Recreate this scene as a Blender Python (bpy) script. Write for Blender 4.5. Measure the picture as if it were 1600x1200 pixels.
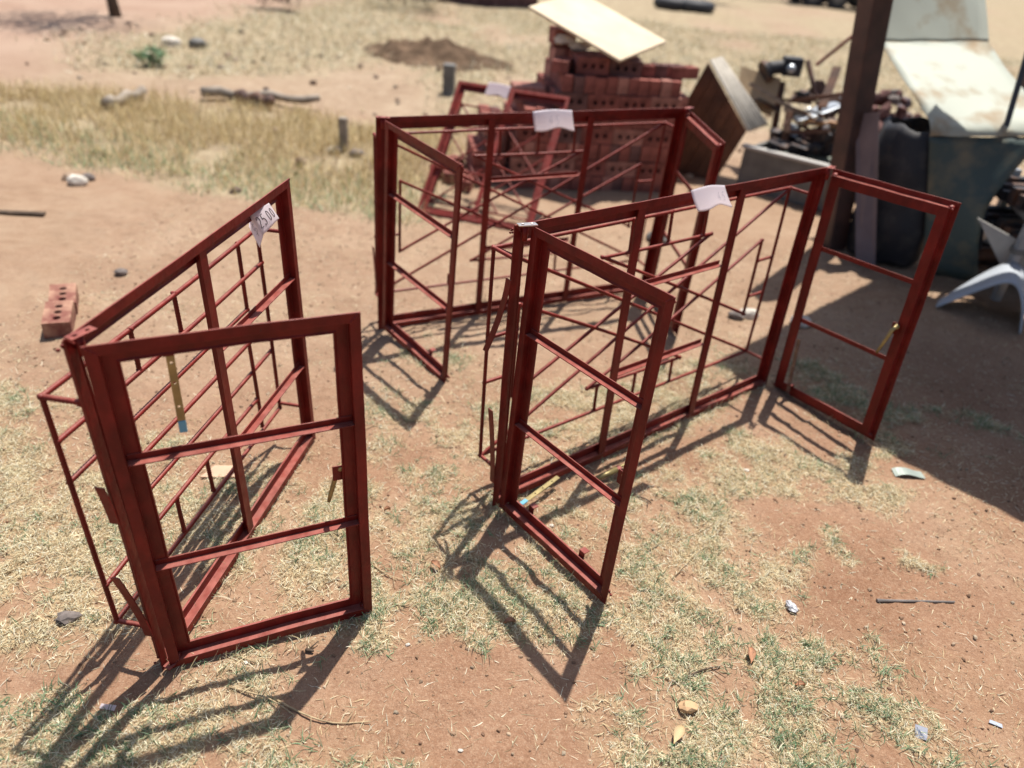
import bpy, bmesh, math, random
import numpy as np
from mathutils import Vector, Matrix
for o in list(bpy.data.objects): bpy.data.objects.remove(o)
SC = bpy.context.scene
COL = SC.collection
random.seed(7); RNG = np.random.default_rng(11)
R = math.radians
V = Vector
# ------------------------------------------------------------------ camera
F_PX, PITCH, ROLL, CAM_H = 1163.714, R(32.093), R(5.294), 1.648
_c, _s = math.cos(PITCH), math.sin(PITCH)
_fw = V((0, _c, -_s)); _u0 = V((0, _s, _c)); _r0 = V((1, 0, 0))
_rt = _r0 * math.cos(ROLL) + _u0 * math.sin(ROLL)
_up = -_r0 * math.sin(ROLL) + _u0 * math.cos(ROLL)
CAMP = V((0, 0, CAM_H))
cd = bpy.data.cameras.new('camera'); cam = bpy.data.objects.new('camera', cd); COL.objects.link(cam)
cam.matrix_world = Matrix.Translation(CAMP) @ Matrix((_rt, _up, -_fw)).transposed().to_4x4()
cd.sensor_width = 36; cd.lens = F_PX / 1600 * 36; cd.clip_start = .05; cd.clip_end = 600
cd.dof.use_dof = True; cd.dof.focus_distance = 1.95; cd.dof.aperture_fstop = 1.45
SC.camera = cam
# ------------------------------------------------------------------ light
SUN_DIR = V((.134, .345, 1)).normalized()
sl = bpy.data.lights.new('sun', 'SUN'); so = bpy.data.objects.new('sun', sl); COL.objects.link(so)
sl.energy = 4.6; sl.angle = R(.53); sl.color = (1, .955, .88)
so.rotation_euler = SUN_DIR.to_track_quat('Z', 'Y').to_euler()
w = bpy.data.worlds.new('World'); SC.world = w; w.use_nodes = True
nt = w.node_tree; sky = nt.nodes.new('ShaderNodeTexSky'); sky.sky_type = 'NISHITA'; sky.sun_disc = False
sky.sun_elevation = math.asin(SUN_DIR.z); sky.sun_rotation = math.atan2(SUN_DIR.x, SUN_DIR.y)
sky.dust_density = 2.0
nt.links.new(sky.outputs[0], nt.nodes['Background'].inputs[0]); nt.nodes['Background'].inputs[1].default_value = .085
SC.view_settings.view_transform = 'Standard'; SC.view_settings.look = 'None'
SC.view_settings.exposure = .58; SC.view_settings.gamma = 1; SC.view_settings.use_curve_mapping = False
SC.cycles.max_bounces = 6

# ------------------------------------------------------------------ helpers
def ray(px, py):
    return _rt * ((px - 800) / F_PX) - _up * ((py - 600) / F_PX) + _fw
def at(px, py, Y):
    d = ray(px, py); return CAMP + d * (Y / d.y)
def gnd(px, py, z=0.):
    d = ray(px, py); return CAMP + d * ((z - CAM_H) / d.z)

def tag(o, label=None, cat=None, group=None, kind=None):
    if label: o['label'] = label
    if cat: o['category'] = cat
    if group: o['group'] = group
    if kind: o['kind'] = kind
    return o
def empty(name, m=None, loc=None):
    o = bpy.data.objects.new(name, None); COL.objects.link(o); o.empty_display_size = .1
    if m is not None: o.matrix_world = m
    if loc is not None: o.location = loc
    return o
def obj(name, bm, mat, parent=None, smooth=False, bevel=0., m=None):
    me = bm if isinstance(bm, bpy.types.Mesh) else bpy.data.meshes.new(name)
    if not isinstance(bm, bpy.types.Mesh):
        bmesh.ops.recalc_face_normals(bm, faces=bm.faces[:])
        bm.to_mesh(me); bm.free()
        me.materials.append(mat)
        if smooth: me.polygons.foreach_set('use_smooth', [True] * len(me.polygons))
    o = bpy.data.objects.new(name, me); COL.objects.link(o)
    if parent: o.parent = parent
    if m is not None: o.matrix_basis = m
    if bevel:
        b = o.modifiers.new('bevel', 'BEVEL'); b.width = bevel; b.segments = 2; b.limit_method = 'ANGLE'; b.angle_limit = R(40)
    return o
def frame_of(origin, x, z):
    x = V(x).normalized(); z = V(z); z = (z - x * z.dot(x)).normalized(); y = z.cross(x)
    m = Matrix((x, y, z)).transposed().to_4x4(); m.translation = V(origin); return m
def box(bm, lo, hi, m=None, jit=0.):
    c = [V((x, y, z)) for z in (lo[2], hi[2]) for y in (lo[1], hi[1]) for x in (lo[0], hi[0])]
    if jit: c = [p + V((random.uniform(-jit, jit), random.uniform(-jit, jit), random.uniform(-jit, jit))) for p in c]
    if m is not None: c = [m @ p for p in c]
    v = [bm.verts.new(p) for p in c]
    for f in ((0, 2, 3, 1), (4, 5, 7, 6), (0, 1, 5, 4), (2, 6, 7, 3), (0, 4, 6, 2), (1, 3, 7, 5)): bm.faces.new([v[i] for i in f])
def slab(bm, q, t):
    """Four corners (a loop) given a thickness along the quad's normal, away from the first face."""
    q = [V(p) for p in q]; n = (q[1] - q[0]).cross(q[3] - q[0]).normalized() * t
    a = [bm.verts.new(p) for p in q]; b = [bm.verts.new(p + n) for p in q]
    bm.faces.new(a); bm.faces.new(b[::-1])
    for i in range(4): bm.faces.new((a[i], b[i], b[(i + 1) % 4], a[(i + 1) % 4]))
def tube(bm, pts, r, n=8, cap=True, taper=None):
    pts = [V(p) for p in pts]; rings = []
    t0 = (pts[1] - pts[0]).normalized(); a = t0.orthogonal().normalized()
    for i, p in enumerate(pts):
        t = (pts[min(i + 1, len(pts) - 1)] - pts[max(i - 1, 0)]).normalized()
        a = (a - t * a.dot(t)).normalized(); b = t.cross(a)
        rr = (r[i] if hasattr(r, '__len__') else r)
        rings.append([bm.verts.new(p + (a * math.cos(2 * math.pi * k / n) + b * math.sin(2 * math.pi * k / n)) * rr) for k in range(n)])
    for x, y in zip(rings, rings[1:]):
        for k in range(n): bm.faces.new((x[k], x[(k + 1) % n], y[(k + 1) % n], y[k]))
    if cap: bm.faces.new(rings[0][::-1]); bm.faces.new(rings[-1])
def rebar(bm, a, b, r=.0061):
    a, b = V(a), V(b); L = (b - a).length; n = max(2, int(L / .0042))
    bow = V((random.uniform(-1, 1), random.uniform(-1, 1), random.uniform(-1, 1))) * .0045 * min(1, L)
    pts = [a.lerp(b, i / n) + bow * math.sin(math.pi * i / n) for i in range(n + 1)]
    tube(bm, pts, [r * (1.13 if i % 2 else .93) for i in range(n + 1)], 6)
def blob(bm, c, r, m=None, seed=0, sub=1, sq=(1, 1, 1), amp=.25):
    rs = random.Random(seed)
    g = bmesh.ops.create_icosphere(bm, subdivisions=sub, radius=1)
    for v in g['verts']:
        k = 1 + rs.uniform(-amp, amp)
        p = V((v.co.x * sq[0], v.co.y * sq[1], v.co.z * sq[2])) * r * k
        if m is not None: p = m @ p
        v.co = V(c) + p
def holed_bar(bm, L, W, T, holes, r, depth=None):
    """A bar along x from 0 to L, width W on y, thickness T on z, with real round holes through it (or blind to depth)."""
    bnd = [0.] + [(holes[i] + holes[i + 1]) / 2 for i in range(len(holes) - 1)] + [L]
    zt, zb = T, 0.
    def ring(x0, x1, cx, z):
        cs = [(x1, 0), (x1, W / 2), (cx, W / 2), (x0, W / 2), (x0, 0), (x0, -W / 2), (cx, -W / 2), (x1, -W / 2)]
        o = [bm.verts.new((x, y, z)) for x, y in cs]
        ii = [bm.verts.new((cx + r * math.cos(k * math.pi / 4), r * math.sin(k * math.pi / 4), z)) for k in range(8)]
        for k in range(8): bm.faces.new((o[k], o[(k + 1) % 8], ii[(k + 1) % 8], ii[k]))
        return ii
    for i, h in enumerate(holes):
        a = ring(bnd[i], bnd[i + 1], h, zt)
        if depth is None:
            b = ring(bnd[i], bnd[i + 1], h, zb)
        else:
            b = [bm.verts.new((v.co.x, v.co.y, zt - depth)) for v in a]; bm.faces.new(b)
        for k in range(8): bm.faces.new((a[k], a[(k + 1) % 8], b[(k + 1) % 8], b[k]))
    bmesh.ops.remove_doubles(bm, verts=bm.verts[:], dist=1e-5)
    def quad(*p): bm.faces.new([bm.verts.new(q) for q in p])
    quad((0, -W/2, zb), (L, -W/2, zb), (L, -W/2, zt), (0, -W/2, zt)); quad((0, W/2, zb), (L, W/2, zb), (L, W/2, zt), (0, W/2, zt))
    quad((0, -W/2, zb), (0, W/2, zb), (0, W/2, zt), (0, -W/2, zt)); quad((L, -W/2, zb), (L, W/2, zb), (L, W/2, zt), (L, -W/2, zt))
    if depth is not None: quad((0, -W/2, zb), (L, -W/2, zb), (L, W/2, zb), (0, W/2, zb))

# ------------------------------------------------------------------ value noise in numpy
def _hash(ix, iy, s):
    h = (ix.astype(np.int64) * 374761393 + iy.astype(np.int64) * 668265263 + s * 1442695041) & 0x7fffffff
    h = ((h ^ (h >> 13)) * 1274126177) & 0x7fffffff
    return ((h ^ (h >> 16)) & 0xffff) / 65535.
def vnoise(x, y, s=0):
    ix, iy = np.floor(x), np.floor(y); fx, fy = x - ix, y - iy
    fx = fx * fx * (3 - 2 * fx); fy = fy * fy * (3 - 2 * fy)
    return (_hash(ix, iy, s) * (1 - fx) + _hash(ix + 1, iy, s) * fx) * (1 - fy) + (_hash(ix, iy + 1, s) * (1 - fx) + _hash(ix + 1, iy + 1, s) * fx) * fy
def fbm(x, y, s=0, o=4):
    t = 0; a = .5; n = 0
    for i in range(o): t = t + a * vnoise(x * 2 ** i, y * 2 ** i, s + i); n += a; a *= .5
    return t / n
def sstep(a, b, x):
    t = np.clip((x - a) / (b - a), 0, 1); return t * t * (3 - 2 * t)

# ------------------------------------------------------------------ materials
def mat(name, col, rough=.6, metal=0., var=0., scale=20., bump=0., bscale=200., col2=None, spec=.5, detail=4., thr=(.35, .7)):
    m = bpy.data.materials.new(name); m.use_nodes = True; n = m.node_tree.nodes; l = m.node_tree.links
    b = n['Principled BSDF']; b.inputs['Roughness'].default_value = rough; b.inputs['Metallic'].default_value = metal
    b.inputs['Specular IOR Level'].default_value = spec
    b.inputs['Base Color'].default_value = (*col, 1)
    tc = n.new('ShaderNodeTexCoord')
    if var or col2:
        nz = n.new('ShaderNodeTexNoise'); nz.inputs['Scale'].default_value = scale; nz.inputs['Detail'].default_value = detail
        l.new(tc.outputs['Object'], nz.inputs[0])
        cr = n.new('ShaderNodeValToRGB'); cr.color_ramp.elements[0].position = thr[0]; cr.color_ramp.elements[1].position = thr[1]
        c2 = col2 if col2 else tuple(min(1, c * (1 + var)) for c in col)
        c1 = col if col2 else tuple(c * (1 - var) for c in col)
        cr.color_ramp.elements[0].color = (*c1, 1); cr.color_ramp.elements[1].color = (*c2, 1)
        l.new(nz.outputs[0], cr.inputs[0]); l.new(cr.outputs[0], b.inputs['Base Color'])
    if bump:
        nb = n.new('ShaderNodeTexNoise'); nb.inputs['Scale'].default_value = bscale; nb.inputs['Detail'].default_value = 3
        l.new(tc.outputs['Object'], nb.inputs[0])
        bp = n.new('ShaderNodeBump'); bp.inputs['Strength'].default_value = bump; bp.inputs['Distance'].default_value = .003
        l.new(nb.outputs[0], bp.inputs['Height']); l.new(bp.outputs[0], b.inputs['Normal'])
    return m
def red_oxide():
    m = mat('red_oxide_paint', (.158, .0105, .0075), .40, var=.28, scale=11, bump=.35, bscale=70, spec=.26)
    n = m.node_tree.nodes; l = m.node_tree.links; b = n['Principled BSDF']
    src = b.inputs['Base Color'].links[0].from_socket
    # dust film: patchy pale powder, then sun sheen painted onto upward faces
    tc = n.new('ShaderNodeTexCoord'); nz = n.new('ShaderNodeTexNoise'); nz.inputs['Scale'].default_value = 33; nz.inputs['Detail'].default_value = 6
    l.new(tc.outputs['Object'], nz.inputs[0])
    mr = n.new('ShaderNodeMapRange'); mr.inputs[1].default_value = .52; mr.inputs[2].default_value = .8; mr.inputs[3].default_value = 0; mr.inputs[4].default_value = .20
    l.new(nz.outputs[0], mr.inputs[0])
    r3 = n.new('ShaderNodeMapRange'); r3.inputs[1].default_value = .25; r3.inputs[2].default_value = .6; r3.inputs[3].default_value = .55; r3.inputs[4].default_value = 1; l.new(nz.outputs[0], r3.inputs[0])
    mx = n.new('ShaderNodeMixRGB'); mx.inputs[2].default_value = (.22, .05, .032, 1); l.new(mr.outputs[0], mx.inputs[0]); l.new(src, mx.inputs[1])
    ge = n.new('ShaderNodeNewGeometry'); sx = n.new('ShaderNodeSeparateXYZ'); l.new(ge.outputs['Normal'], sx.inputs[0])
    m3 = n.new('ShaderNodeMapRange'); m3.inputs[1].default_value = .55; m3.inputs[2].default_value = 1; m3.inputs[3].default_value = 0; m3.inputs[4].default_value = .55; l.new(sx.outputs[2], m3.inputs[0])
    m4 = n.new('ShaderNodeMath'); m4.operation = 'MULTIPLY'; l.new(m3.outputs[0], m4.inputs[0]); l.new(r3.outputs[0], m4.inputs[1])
    m5 = n.new('ShaderNodeMixRGB'); m5.inputs[2].default_value = (.40, .15, .115, 1); l.new(m4.outputs[0], m5.inputs[0]); l.new(mx.outputs[0], m5.inputs[1])  # sunlit pink put into the colour of faces turned up
    # brush streaks and small worn spots down to dark steel
    mp = n.new('ShaderNodeMapping'); mp.inputs['Scale'].default_value = (22, 22, 10); l.new(tc.outputs['Object'], mp.inputs[0])
    ns = n.new('ShaderNodeTexNoise'); ns.inputs['Scale'].default_value = 2; ns.inputs['Detail'].default_value = 4; l.new(mp.outputs[0], ns.inputs[0])
    ms = n.new('ShaderNodeMapRange'); ms.inputs[1].default_value = .3; ms.inputs[2].default_value = .7; ms.inputs[3].default_value = .80; ms.inputs[4].default_value = 1.12; l.new(ns.outputs[0], ms.inputs[0])
    mm_ = n.new('ShaderNodeMixRGB'); mm_.blend_type = 'MULTIPLY'; mm_.inputs[0].default_value = 1; l.new(m5.outputs[0], mm_.inputs[1]); l.new(ms.outputs[0], mm_.inputs[2])
    nw = n.new('ShaderNodeTexNoise'); nw.inputs['Scale'].default_value = 85; nw.inputs['Detail'].default_value = 5; nw.inputs['Roughness'].default_value = .7; l.new(tc.outputs['Object'], nw.inputs[0])
    mw = n.new('ShaderNodeMapRange'); mw.inputs[1].default_value = .66; mw.inputs[2].default_value = .70; l.new(nw.outputs[0], mw.inputs[0])
    m6 = n.new('ShaderNodeMixRGB'); m6.inputs[2].default_value = (.055, .028, .022, 1); l.new(mw.outputs[0], m6.inputs[0]); l.new(mm_.outputs[0], m6.inputs[1])
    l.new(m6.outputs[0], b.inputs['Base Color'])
    r2 = n.new('ShaderNodeMapRange'); r2.inputs[1].default_value = .3; r2.inputs[2].default_value = .7; r2.inputs[3].default_value = .32; r2.inputs[4].default_value = .58
    l.new(nz.outputs[0], r2.inputs[0]); l.new(r2.outputs[0], b.inputs['Roughness'])
    return m
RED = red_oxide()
BRASS = mat('brass_plated_steel', (.30, .235, .10), .42, .5, var=.25, scale=30)
BLUE = mat('blue_plastic_tip', (.12, .36, .48), .4)
BARE = mat('bare_steel', (.62, .56, .52), .35, .9, var=.2, scale=40)
def paper_mat():
    m = mat('white_paper', (.86, .80, .83), .8); n = m.node_tree.nodes; l = m.node_tree.links; t = n.new('ShaderNodeBsdfTranslucent'); t.inputs[0].default_value = (.94, .89, .92, 1)
    x = n.new('ShaderNodeMixShader'); x.inputs[0].default_value = .68; l.new(n['Principled BSDF'].outputs[0], x.inputs[1]); l.new(t.outputs[0], x.inputs[2]); l.new(x.outputs[0], n['Material Output'].inputs['Surface']); return m
PAPER = paper_mat()
INK = mat('black_ink', (.015, .015, .02), .6)
BRICK = mat('red_clay_brick', (.255, .090, .072), .95, var=.4, scale=9, bump=.6, bscale=130, spec=.2)
BRICKP = mat('pale_red_clay_brick', (.36, .17, .135), .95, var=.4, scale=9, bump=.6, bscale=130, spec=.2)
BRICKD = mat('dark_clay_brick', (.15, .078, .07), .95, var=.4, scale=9, bump=.6, bscale=130, spec=.2)
BRICKE = mat('dusty_clay_brick', (.165, .050, .042), .92, scale=16, col2=(.42, .25, .17), bump=.9, bscale=110, spec=.2)
PLY = mat('plywood_face', (.62, .50, .34), .7, var=.12, scale=5)
PLANK = mat('brown_stained_plank', (.12, .048, .022), .7, var=.4, scale=7)
GREYW = mat('weathered_wood', (.29, .24, .19), .85, var=.3, scale=12)
CONC = mat('grey_trough_metal', (.15, .145, .135), .7, var=.25, scale=8)
RUST = mat('rusty_steel', (.075, .042, .034), .75, .2, scale=12, col2=(.16, .075, .045), bump=.4, bscale=60)
POSTM = mat('dark_brown_post_steel', (.055, .031, .027), .6, .1, scale=9, col2=(.10, .05, .04), bump=.3, bscale=70)
WSHEET = mat('rust_stained_white_sheet', (.45, .475, .405), .6, .0, scale=4.0, col2=(.29, .20, .105), detail=12, thr=(.50, .68), spec=.3)
RUSTB = mat('dull_brown_steel', (.20, .13, .10), .5, .5, var=.3, scale=30)
GALV = mat('galvanised_sheet', (.40, .43, .46), .4, .5, var=.2, scale=8)
DARKP = mat('dark_plastic', (.015, .016, .022), .65, scale=9, col2=(.060, .052, .048), detail=9, thr=(.50, .75), bump=.4, bscale=20)
DARKS = mat('dark_scrap_steel', (.035, .034, .040), .6, .3, scale=9, col2=(.15, .07, .035), detail=8, thr=(.48, .68))
WHITEP = mat('white_plastic_sheet', (.44, .47, .51), .5, var=.08, scale=6)
GREYP = mat('pale_grey_board', (.42, .40, .37), .7, var=.1, scale=8)
MAUVE = mat('grey_mauve_board', (.16, .125, .135), .8, var=.15, scale=8)
STONE = mat('pale_stone', (.62, .56, .48), .9, var=.2, scale=30)
STONED = mat('dark_stone', (.17, .14, .125), .9, var=.3, scale=40)
DIRT = mat('dark_dug_soil', (.13, .085, .055), 1., var=.4, scale=6, bump=.8, bscale=30, spec=.1)
TWIG = mat('dry_twig', (.40, .30, .18), .9, var=.35, scale=30, spec=.2)
BARK = mat('dark_twig_bark', (.10, .07, .05), .9, var=.35, scale=30, spec=.2)
LEAF = mat('dead_leaf', (.36, .18, .10), .8, var=.35, scale=40)

# ------------------------------------------------------------------ ground
# patches of clipped grass: (x, y, radius x, radius y, angle, weight, greenness)
PATCH = [
 (-1.24,1.69,.42,.40,0,1.,.30),(-1.50,1.78,.30,.35,0,1.,.2),(-1.18,1.36,.28,.22,0,1.,.25),(-.80,.98,.42,.13,.15,1.,.55),(-.35,.92,.25,.12,.1,.8,.6),
 (-.17,1.86,.24,.28,0,1.,.35),(-.25,1.40,.24,.14,.2,1.,.6),(-.62,1.66,.26,.33,.3,.85,.3),(-.42,2.25,.22,.25,0,.65,.35),
 (.16,1.82,.25,.18,.6,.8,.4),(.56,1.92,.36,.22,.4,1.,.2),(.66,1.66,.30,.32,0,1.,.3),(.42,2.52,.42,.30,.5,.95,.2),(1.08,2.22,.36,.22,-.3,1.,.25),(.86,2.9,.3,.2,.5,.6,.3),
 (.74,1.22,.36,.24,0,1.,.7),(.52,1.48,.26,.18,.3,1.,.55),(1.0,1.32,.16,.16,0,.85,.65),(1.16,1.16,.16,.12,0,.8,.6),(.62,1.02,.36,.10,0,1.,.6),(1.32,1.05,.16,.10,0,.8,.5),
 (.0,1.55,.28,.15,-.6,.85,.55),(.22,1.42,.16,.12,0,.5,.55),(1.12,1.78,.09,.06,0,.8,.4),(1.42,1.82,.06,.05,0,.7,.3),
 (1.42,2.78,.22,.12,0,1.,.9),(1.62,2.62,.16,.10,0,.8,.9),(1.30,2.95,.2,.12,0,.8,.9),(1.95,2.62,.20,.10,0,.8,.9),(1.5,2.42,.18,.12,.2,.6,.6),
 (-.60,1.14,.22,.1,.2,.6,.5),(.35,1.12,.16,.09,0,.35,.5),(-.05,2.25,.25,.2,0,.6,.25),(-.36,2.75,.2,.12,0,.7,.8),(-1.9,2.1,.3,.25,0,.7,.1),
]
def cover(x, y):
    c = np.zeros_like(x); gr = np.zeros_like(x)
    wx = x + (fbm(x * 5, y * 5, 3) - .5) * .34; wy = y + (fbm(x * 5, y * 5, 9) - .5) * .34
    for px, py, rx, ry, a, wt, g in PATCH:
        ca, sa = math.cos(a), math.sin(a)
        u = ((wx - px) * ca + (wy - py) * sa) / rx; v = (-(wx - px) * sa + (wy - py) * ca) / ry
        k = wt * (1 - sstep(.55, 1.18, np.sqrt(u * u + v * v)))
        gr = np.where(k > c, g, gr); c = np.maximum(c, k)
    n = fbm(x * 9, y * 9, 21)
    n2 = fbm(x * 22, y * 22, 27, 3)
    c = np.clip(c * (.22 + 1.0 * sstep(.36, .56, n)) * (.45 + .75 * sstep(.33, .55, n2)), 0, 1)
    c = np.maximum(c, .10 * sstep(.45, .65, fbm(x * 3, y * 3, 40)))
    gr = np.clip(gr + (fbm(x * 7, y * 7, 33) - .5) * 1.3, 0, 1)
    return c, gr
def band(x, y):   # taller dry grass strip behind the yard: runs from the left edge to the stakes
    lo = 4.55 - .22 * (x + 2.2) + (fbm(x * 1.5, y * 1.5, 5) - .5) * .7; hi = 6.75 - .02 * x + (fbm(x * 1.2, y * 1.2, 6) - .5) * .5
    return sstep(0, .35, y - lo) * (1 - sstep(-.25, .3, y - hi)) * (1 - sstep(-.9, -.35, x + (fbm(x * 2, y * 2, 8) - .5) * .5))
def far_field(x, y):
    n = fbm(x * .55, y * .55, 51, 5)
    f = sstep(6.4, 7.4, y) * sstep(.38, .56, n + .10 * sstep(9, 12, y))
    road = 1 - sstep(-6.2, -4.6, x - (y - 9) * .12 + (fbm(x * .4, y * .4, 77) - .5) * 2)   # bare red track at far left
    return f * (1 - road), road * sstep(6.0, 8., y)
def height(x, y):
    near = (fbm(x * 14, y * 14, 1, 4) - .5) * .015 + (fbm(x * 3, y * 3, 2, 3) - .5) * .016 + np.maximum(0, fbm(x * 34, y * 34, 17, 2) - .62) * .03
    far = (fbm(x * .7, y * .7, 4, 4) - .5) * .22 * sstep(4.5, 9, np.hypot(x, y))
    mound = .03 * np.exp(-(((x + 1.65) / .5) ** 2 + ((y - 2.85) / .5) ** 2))
    return near + far + mound - .006 + .006 * cover(x, y)[0]
def axis(lo, hi, st, end, g=1.13):
    a = list(np.arange(lo, hi, st)); d = st; x = a[-1]
    while x < end[1]: d *= g; x += d; a.append(x)
    d = st; x = a[0]; b = []
    while x > end[0]: d *= g; x -= d; b.append(x)
    return np.array(b[::-1] + a)
def grid_mesh(name, X, Y, Z, cols):
    ny, nx = X.shape; me = bpy.data.meshes.new(name)
    me.vertices.add(nx * ny); me.vertices.foreach_set('co', np.stack([X, Y, Z], -1).astype(np.float32).ravel())
    i = (np.arange(ny - 1)[:, None] * nx + np.arange(nx - 1)[None]).ravel()
    q = np.stack([i, i + 1, i + nx + 1, i + nx], -1).astype(np.int32)
    fill(me, q)
    for n, v in cols.items():
        a = me.attributes.new(n, 'FLOAT', 'POINT'); a.data.foreach_set('value', v.astype(np.float32).ravel())
    return me
def fill(me, q, smooth=True):
    n, k = q.shape
    me.loops.add(n * k); me.loops.foreach_set('vertex_index', q.ravel())
    me.polygons.add(n); me.polygons.foreach_set('loop_start', np.arange(0, n * k, k, dtype=np.int32))
    me.polygons.foreach_set('loop_total', np.full(n, k, np.int32)); me.polygons.foreach_set('use_smooth', np.full(n, smooth))
    me.update(calc_edges=True)

xs = axis(-2.3, 2.7, .0115, (-160, 190)); ys = axis(.72, 4.4, .0115, (-6, 240))
GX, GY = np.meshgrid(xs, ys)
CV, GRN = cover(GX, GY); BND = band(GX, GY); FF, ROAD = far_field(GX, GY)
gm = grid_mesh('ground', GX, GY, height(GX, GY), dict(cover=CV, green=GRN, band=np.maximum(BND, FF), road=ROAD, farness=.55 * sstep(1.9, 3.3, GY - .25 * GX) + .45 * sstep(5.5, 8, GY)))
def ground_mat():
    m = bpy.data.materials.new('sandy_red_soil'); m.use_nodes = True; n = m.node_tree.nodes; l = m.node_tree.links
    b = n['Principled BSDF']; b.inputs['Roughness'].default_value = .95; b.inputs['Specular IOR Level'].default_value = .12
    tc = n.new('ShaderNodeTexCoord')
    def noise(s, d=4., r=.55):
        z = n.new('ShaderNodeTexNoise'); z.inputs['Scale'].default_value = s; z.inputs['Detail'].default_value = d; z.inputs['Roughness'].default_value = r
        l.new(tc.outputs['Object'], z.inputs[0]); return z.outputs[0]
    def ramp(src, stops):
        r = n.new('ShaderNodeValToRGB'); e = r.color_ramp.elements
        while len(e) < len(stops): e.new(.5)
        for k, (p, c) in enumerate(stops): e[k].position = p; e[k].color = (*c, 1)
        l.new(src, r.inputs[0]); return r.outputs[0]
    def mix(f, a, bb, mode='MIX'):
        x = n.new('ShaderNodeMixRGB'); x.blend_type = mode
        for i, s in enumerate((f, a, bb)):
            if isinstance(s, (int, float)): x.inputs[i].default_value = s if i == 0 else (s, s, s, 1)
            elif isinstance(s, tuple): x.inputs[i].default_value = (*s, 1)
            else: l.new(s, x.inputs[i])
        return x.outputs[0]
    def attr(a):
        x = n.new('ShaderNodeAttribute'); x.attribute_name = a; return x.outputs['Fac']
    def mathn(op, a, v):
        x = n.new('ShaderNodeMath'); x.operation = op; x.use_clamp = True
        l.new(a, x.inputs[0])
        if isinstance(v, (int, float)): x.inputs[1].default_value = v
        else: l.new(v, x.inputs[1])
        return x.outputs[0]
    soil = ramp(noise(2.2, 6), [(.30, (.215, .108, .060)), (.5, (.298, .168, .102)), (.72, (.385, .255, .170))])
    soil = mix(mathn('MULTIPLY', noise(26, 5, .65), .8), soil, ramp(noise(85, 6, .8), [(.34, (.125, .064, .039)), (.5, (.28, .163, .104)), (.64, (.42, .295, .20)), (.74, (.52, .40, .285))]))
    speck = ramp(noise(260, 2, .5), [(.60, (0, 0, 0)), (.66, (1, 1, 1))])
    soil = mix(mathn('MULTIPLY', speck, .35), soil, (.52, .40, .28))
    lit = ramp(noise(90, 4, .7), [(.3, (.26, .18, .10)), (.5, (.46, .36, .21)), (.75, (.66, .57, .37))])
    c = mix(mathn('MULTIPLY', attr('cover'), .62), soil, lit)
    farc = ramp(noise(1.3, 6, .62), [(.3, (.23, .16, .108)), (.45, (.33, .245, .168)), (.68, (.42, .335, .24))])
    farc = mix(.45, farc, ramp(noise(9, 6, .75), [(.32, (.15, .10, .068)), (.48, (.31, .225, .155)), (.62, (.44, .35, .25)), (.72, (.50, .42, .32))]))
    c = mix(mathn('MULTIPLY', attr('farness'), .8), c, farc)
    dry = ramp(noise(5.5, 7, .7), [(.28, (.20, .15, .10)), (.5, (.33, .265, .17)), (.72, (.43, .36, .24))])
    c = mix(mathn('MULTIPLY', attr('band'), .85), c, dry)
    rd = ramp(noise(1.1, 5), [(.3, (.32, .205, .15)), (.7, (.40, .285, .215))])
    c = mix(mathn('MULTIPLY', attr('road'), .9), c, rd)
    l.new(c, b.inputs['Base Color'])
    bp = n.new('ShaderNodeBump'); bp.inputs['Strength'].default_value = 1.; bp.inputs['Distance'].default_value = .008
    hh = mix(.5, noise(60, 6, .7), noise(190, 3, .6)); l.new(hh, bp.inputs['Height']); l.new(bp.outputs[0], b.inputs['Normal'])
    return m
gm.materials.append(ground_mat())
tag(obj('ground', gm, None), kind='structure')
def hz(x, y): return float(height(np.array([x]), np.array([y]))[0])

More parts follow.
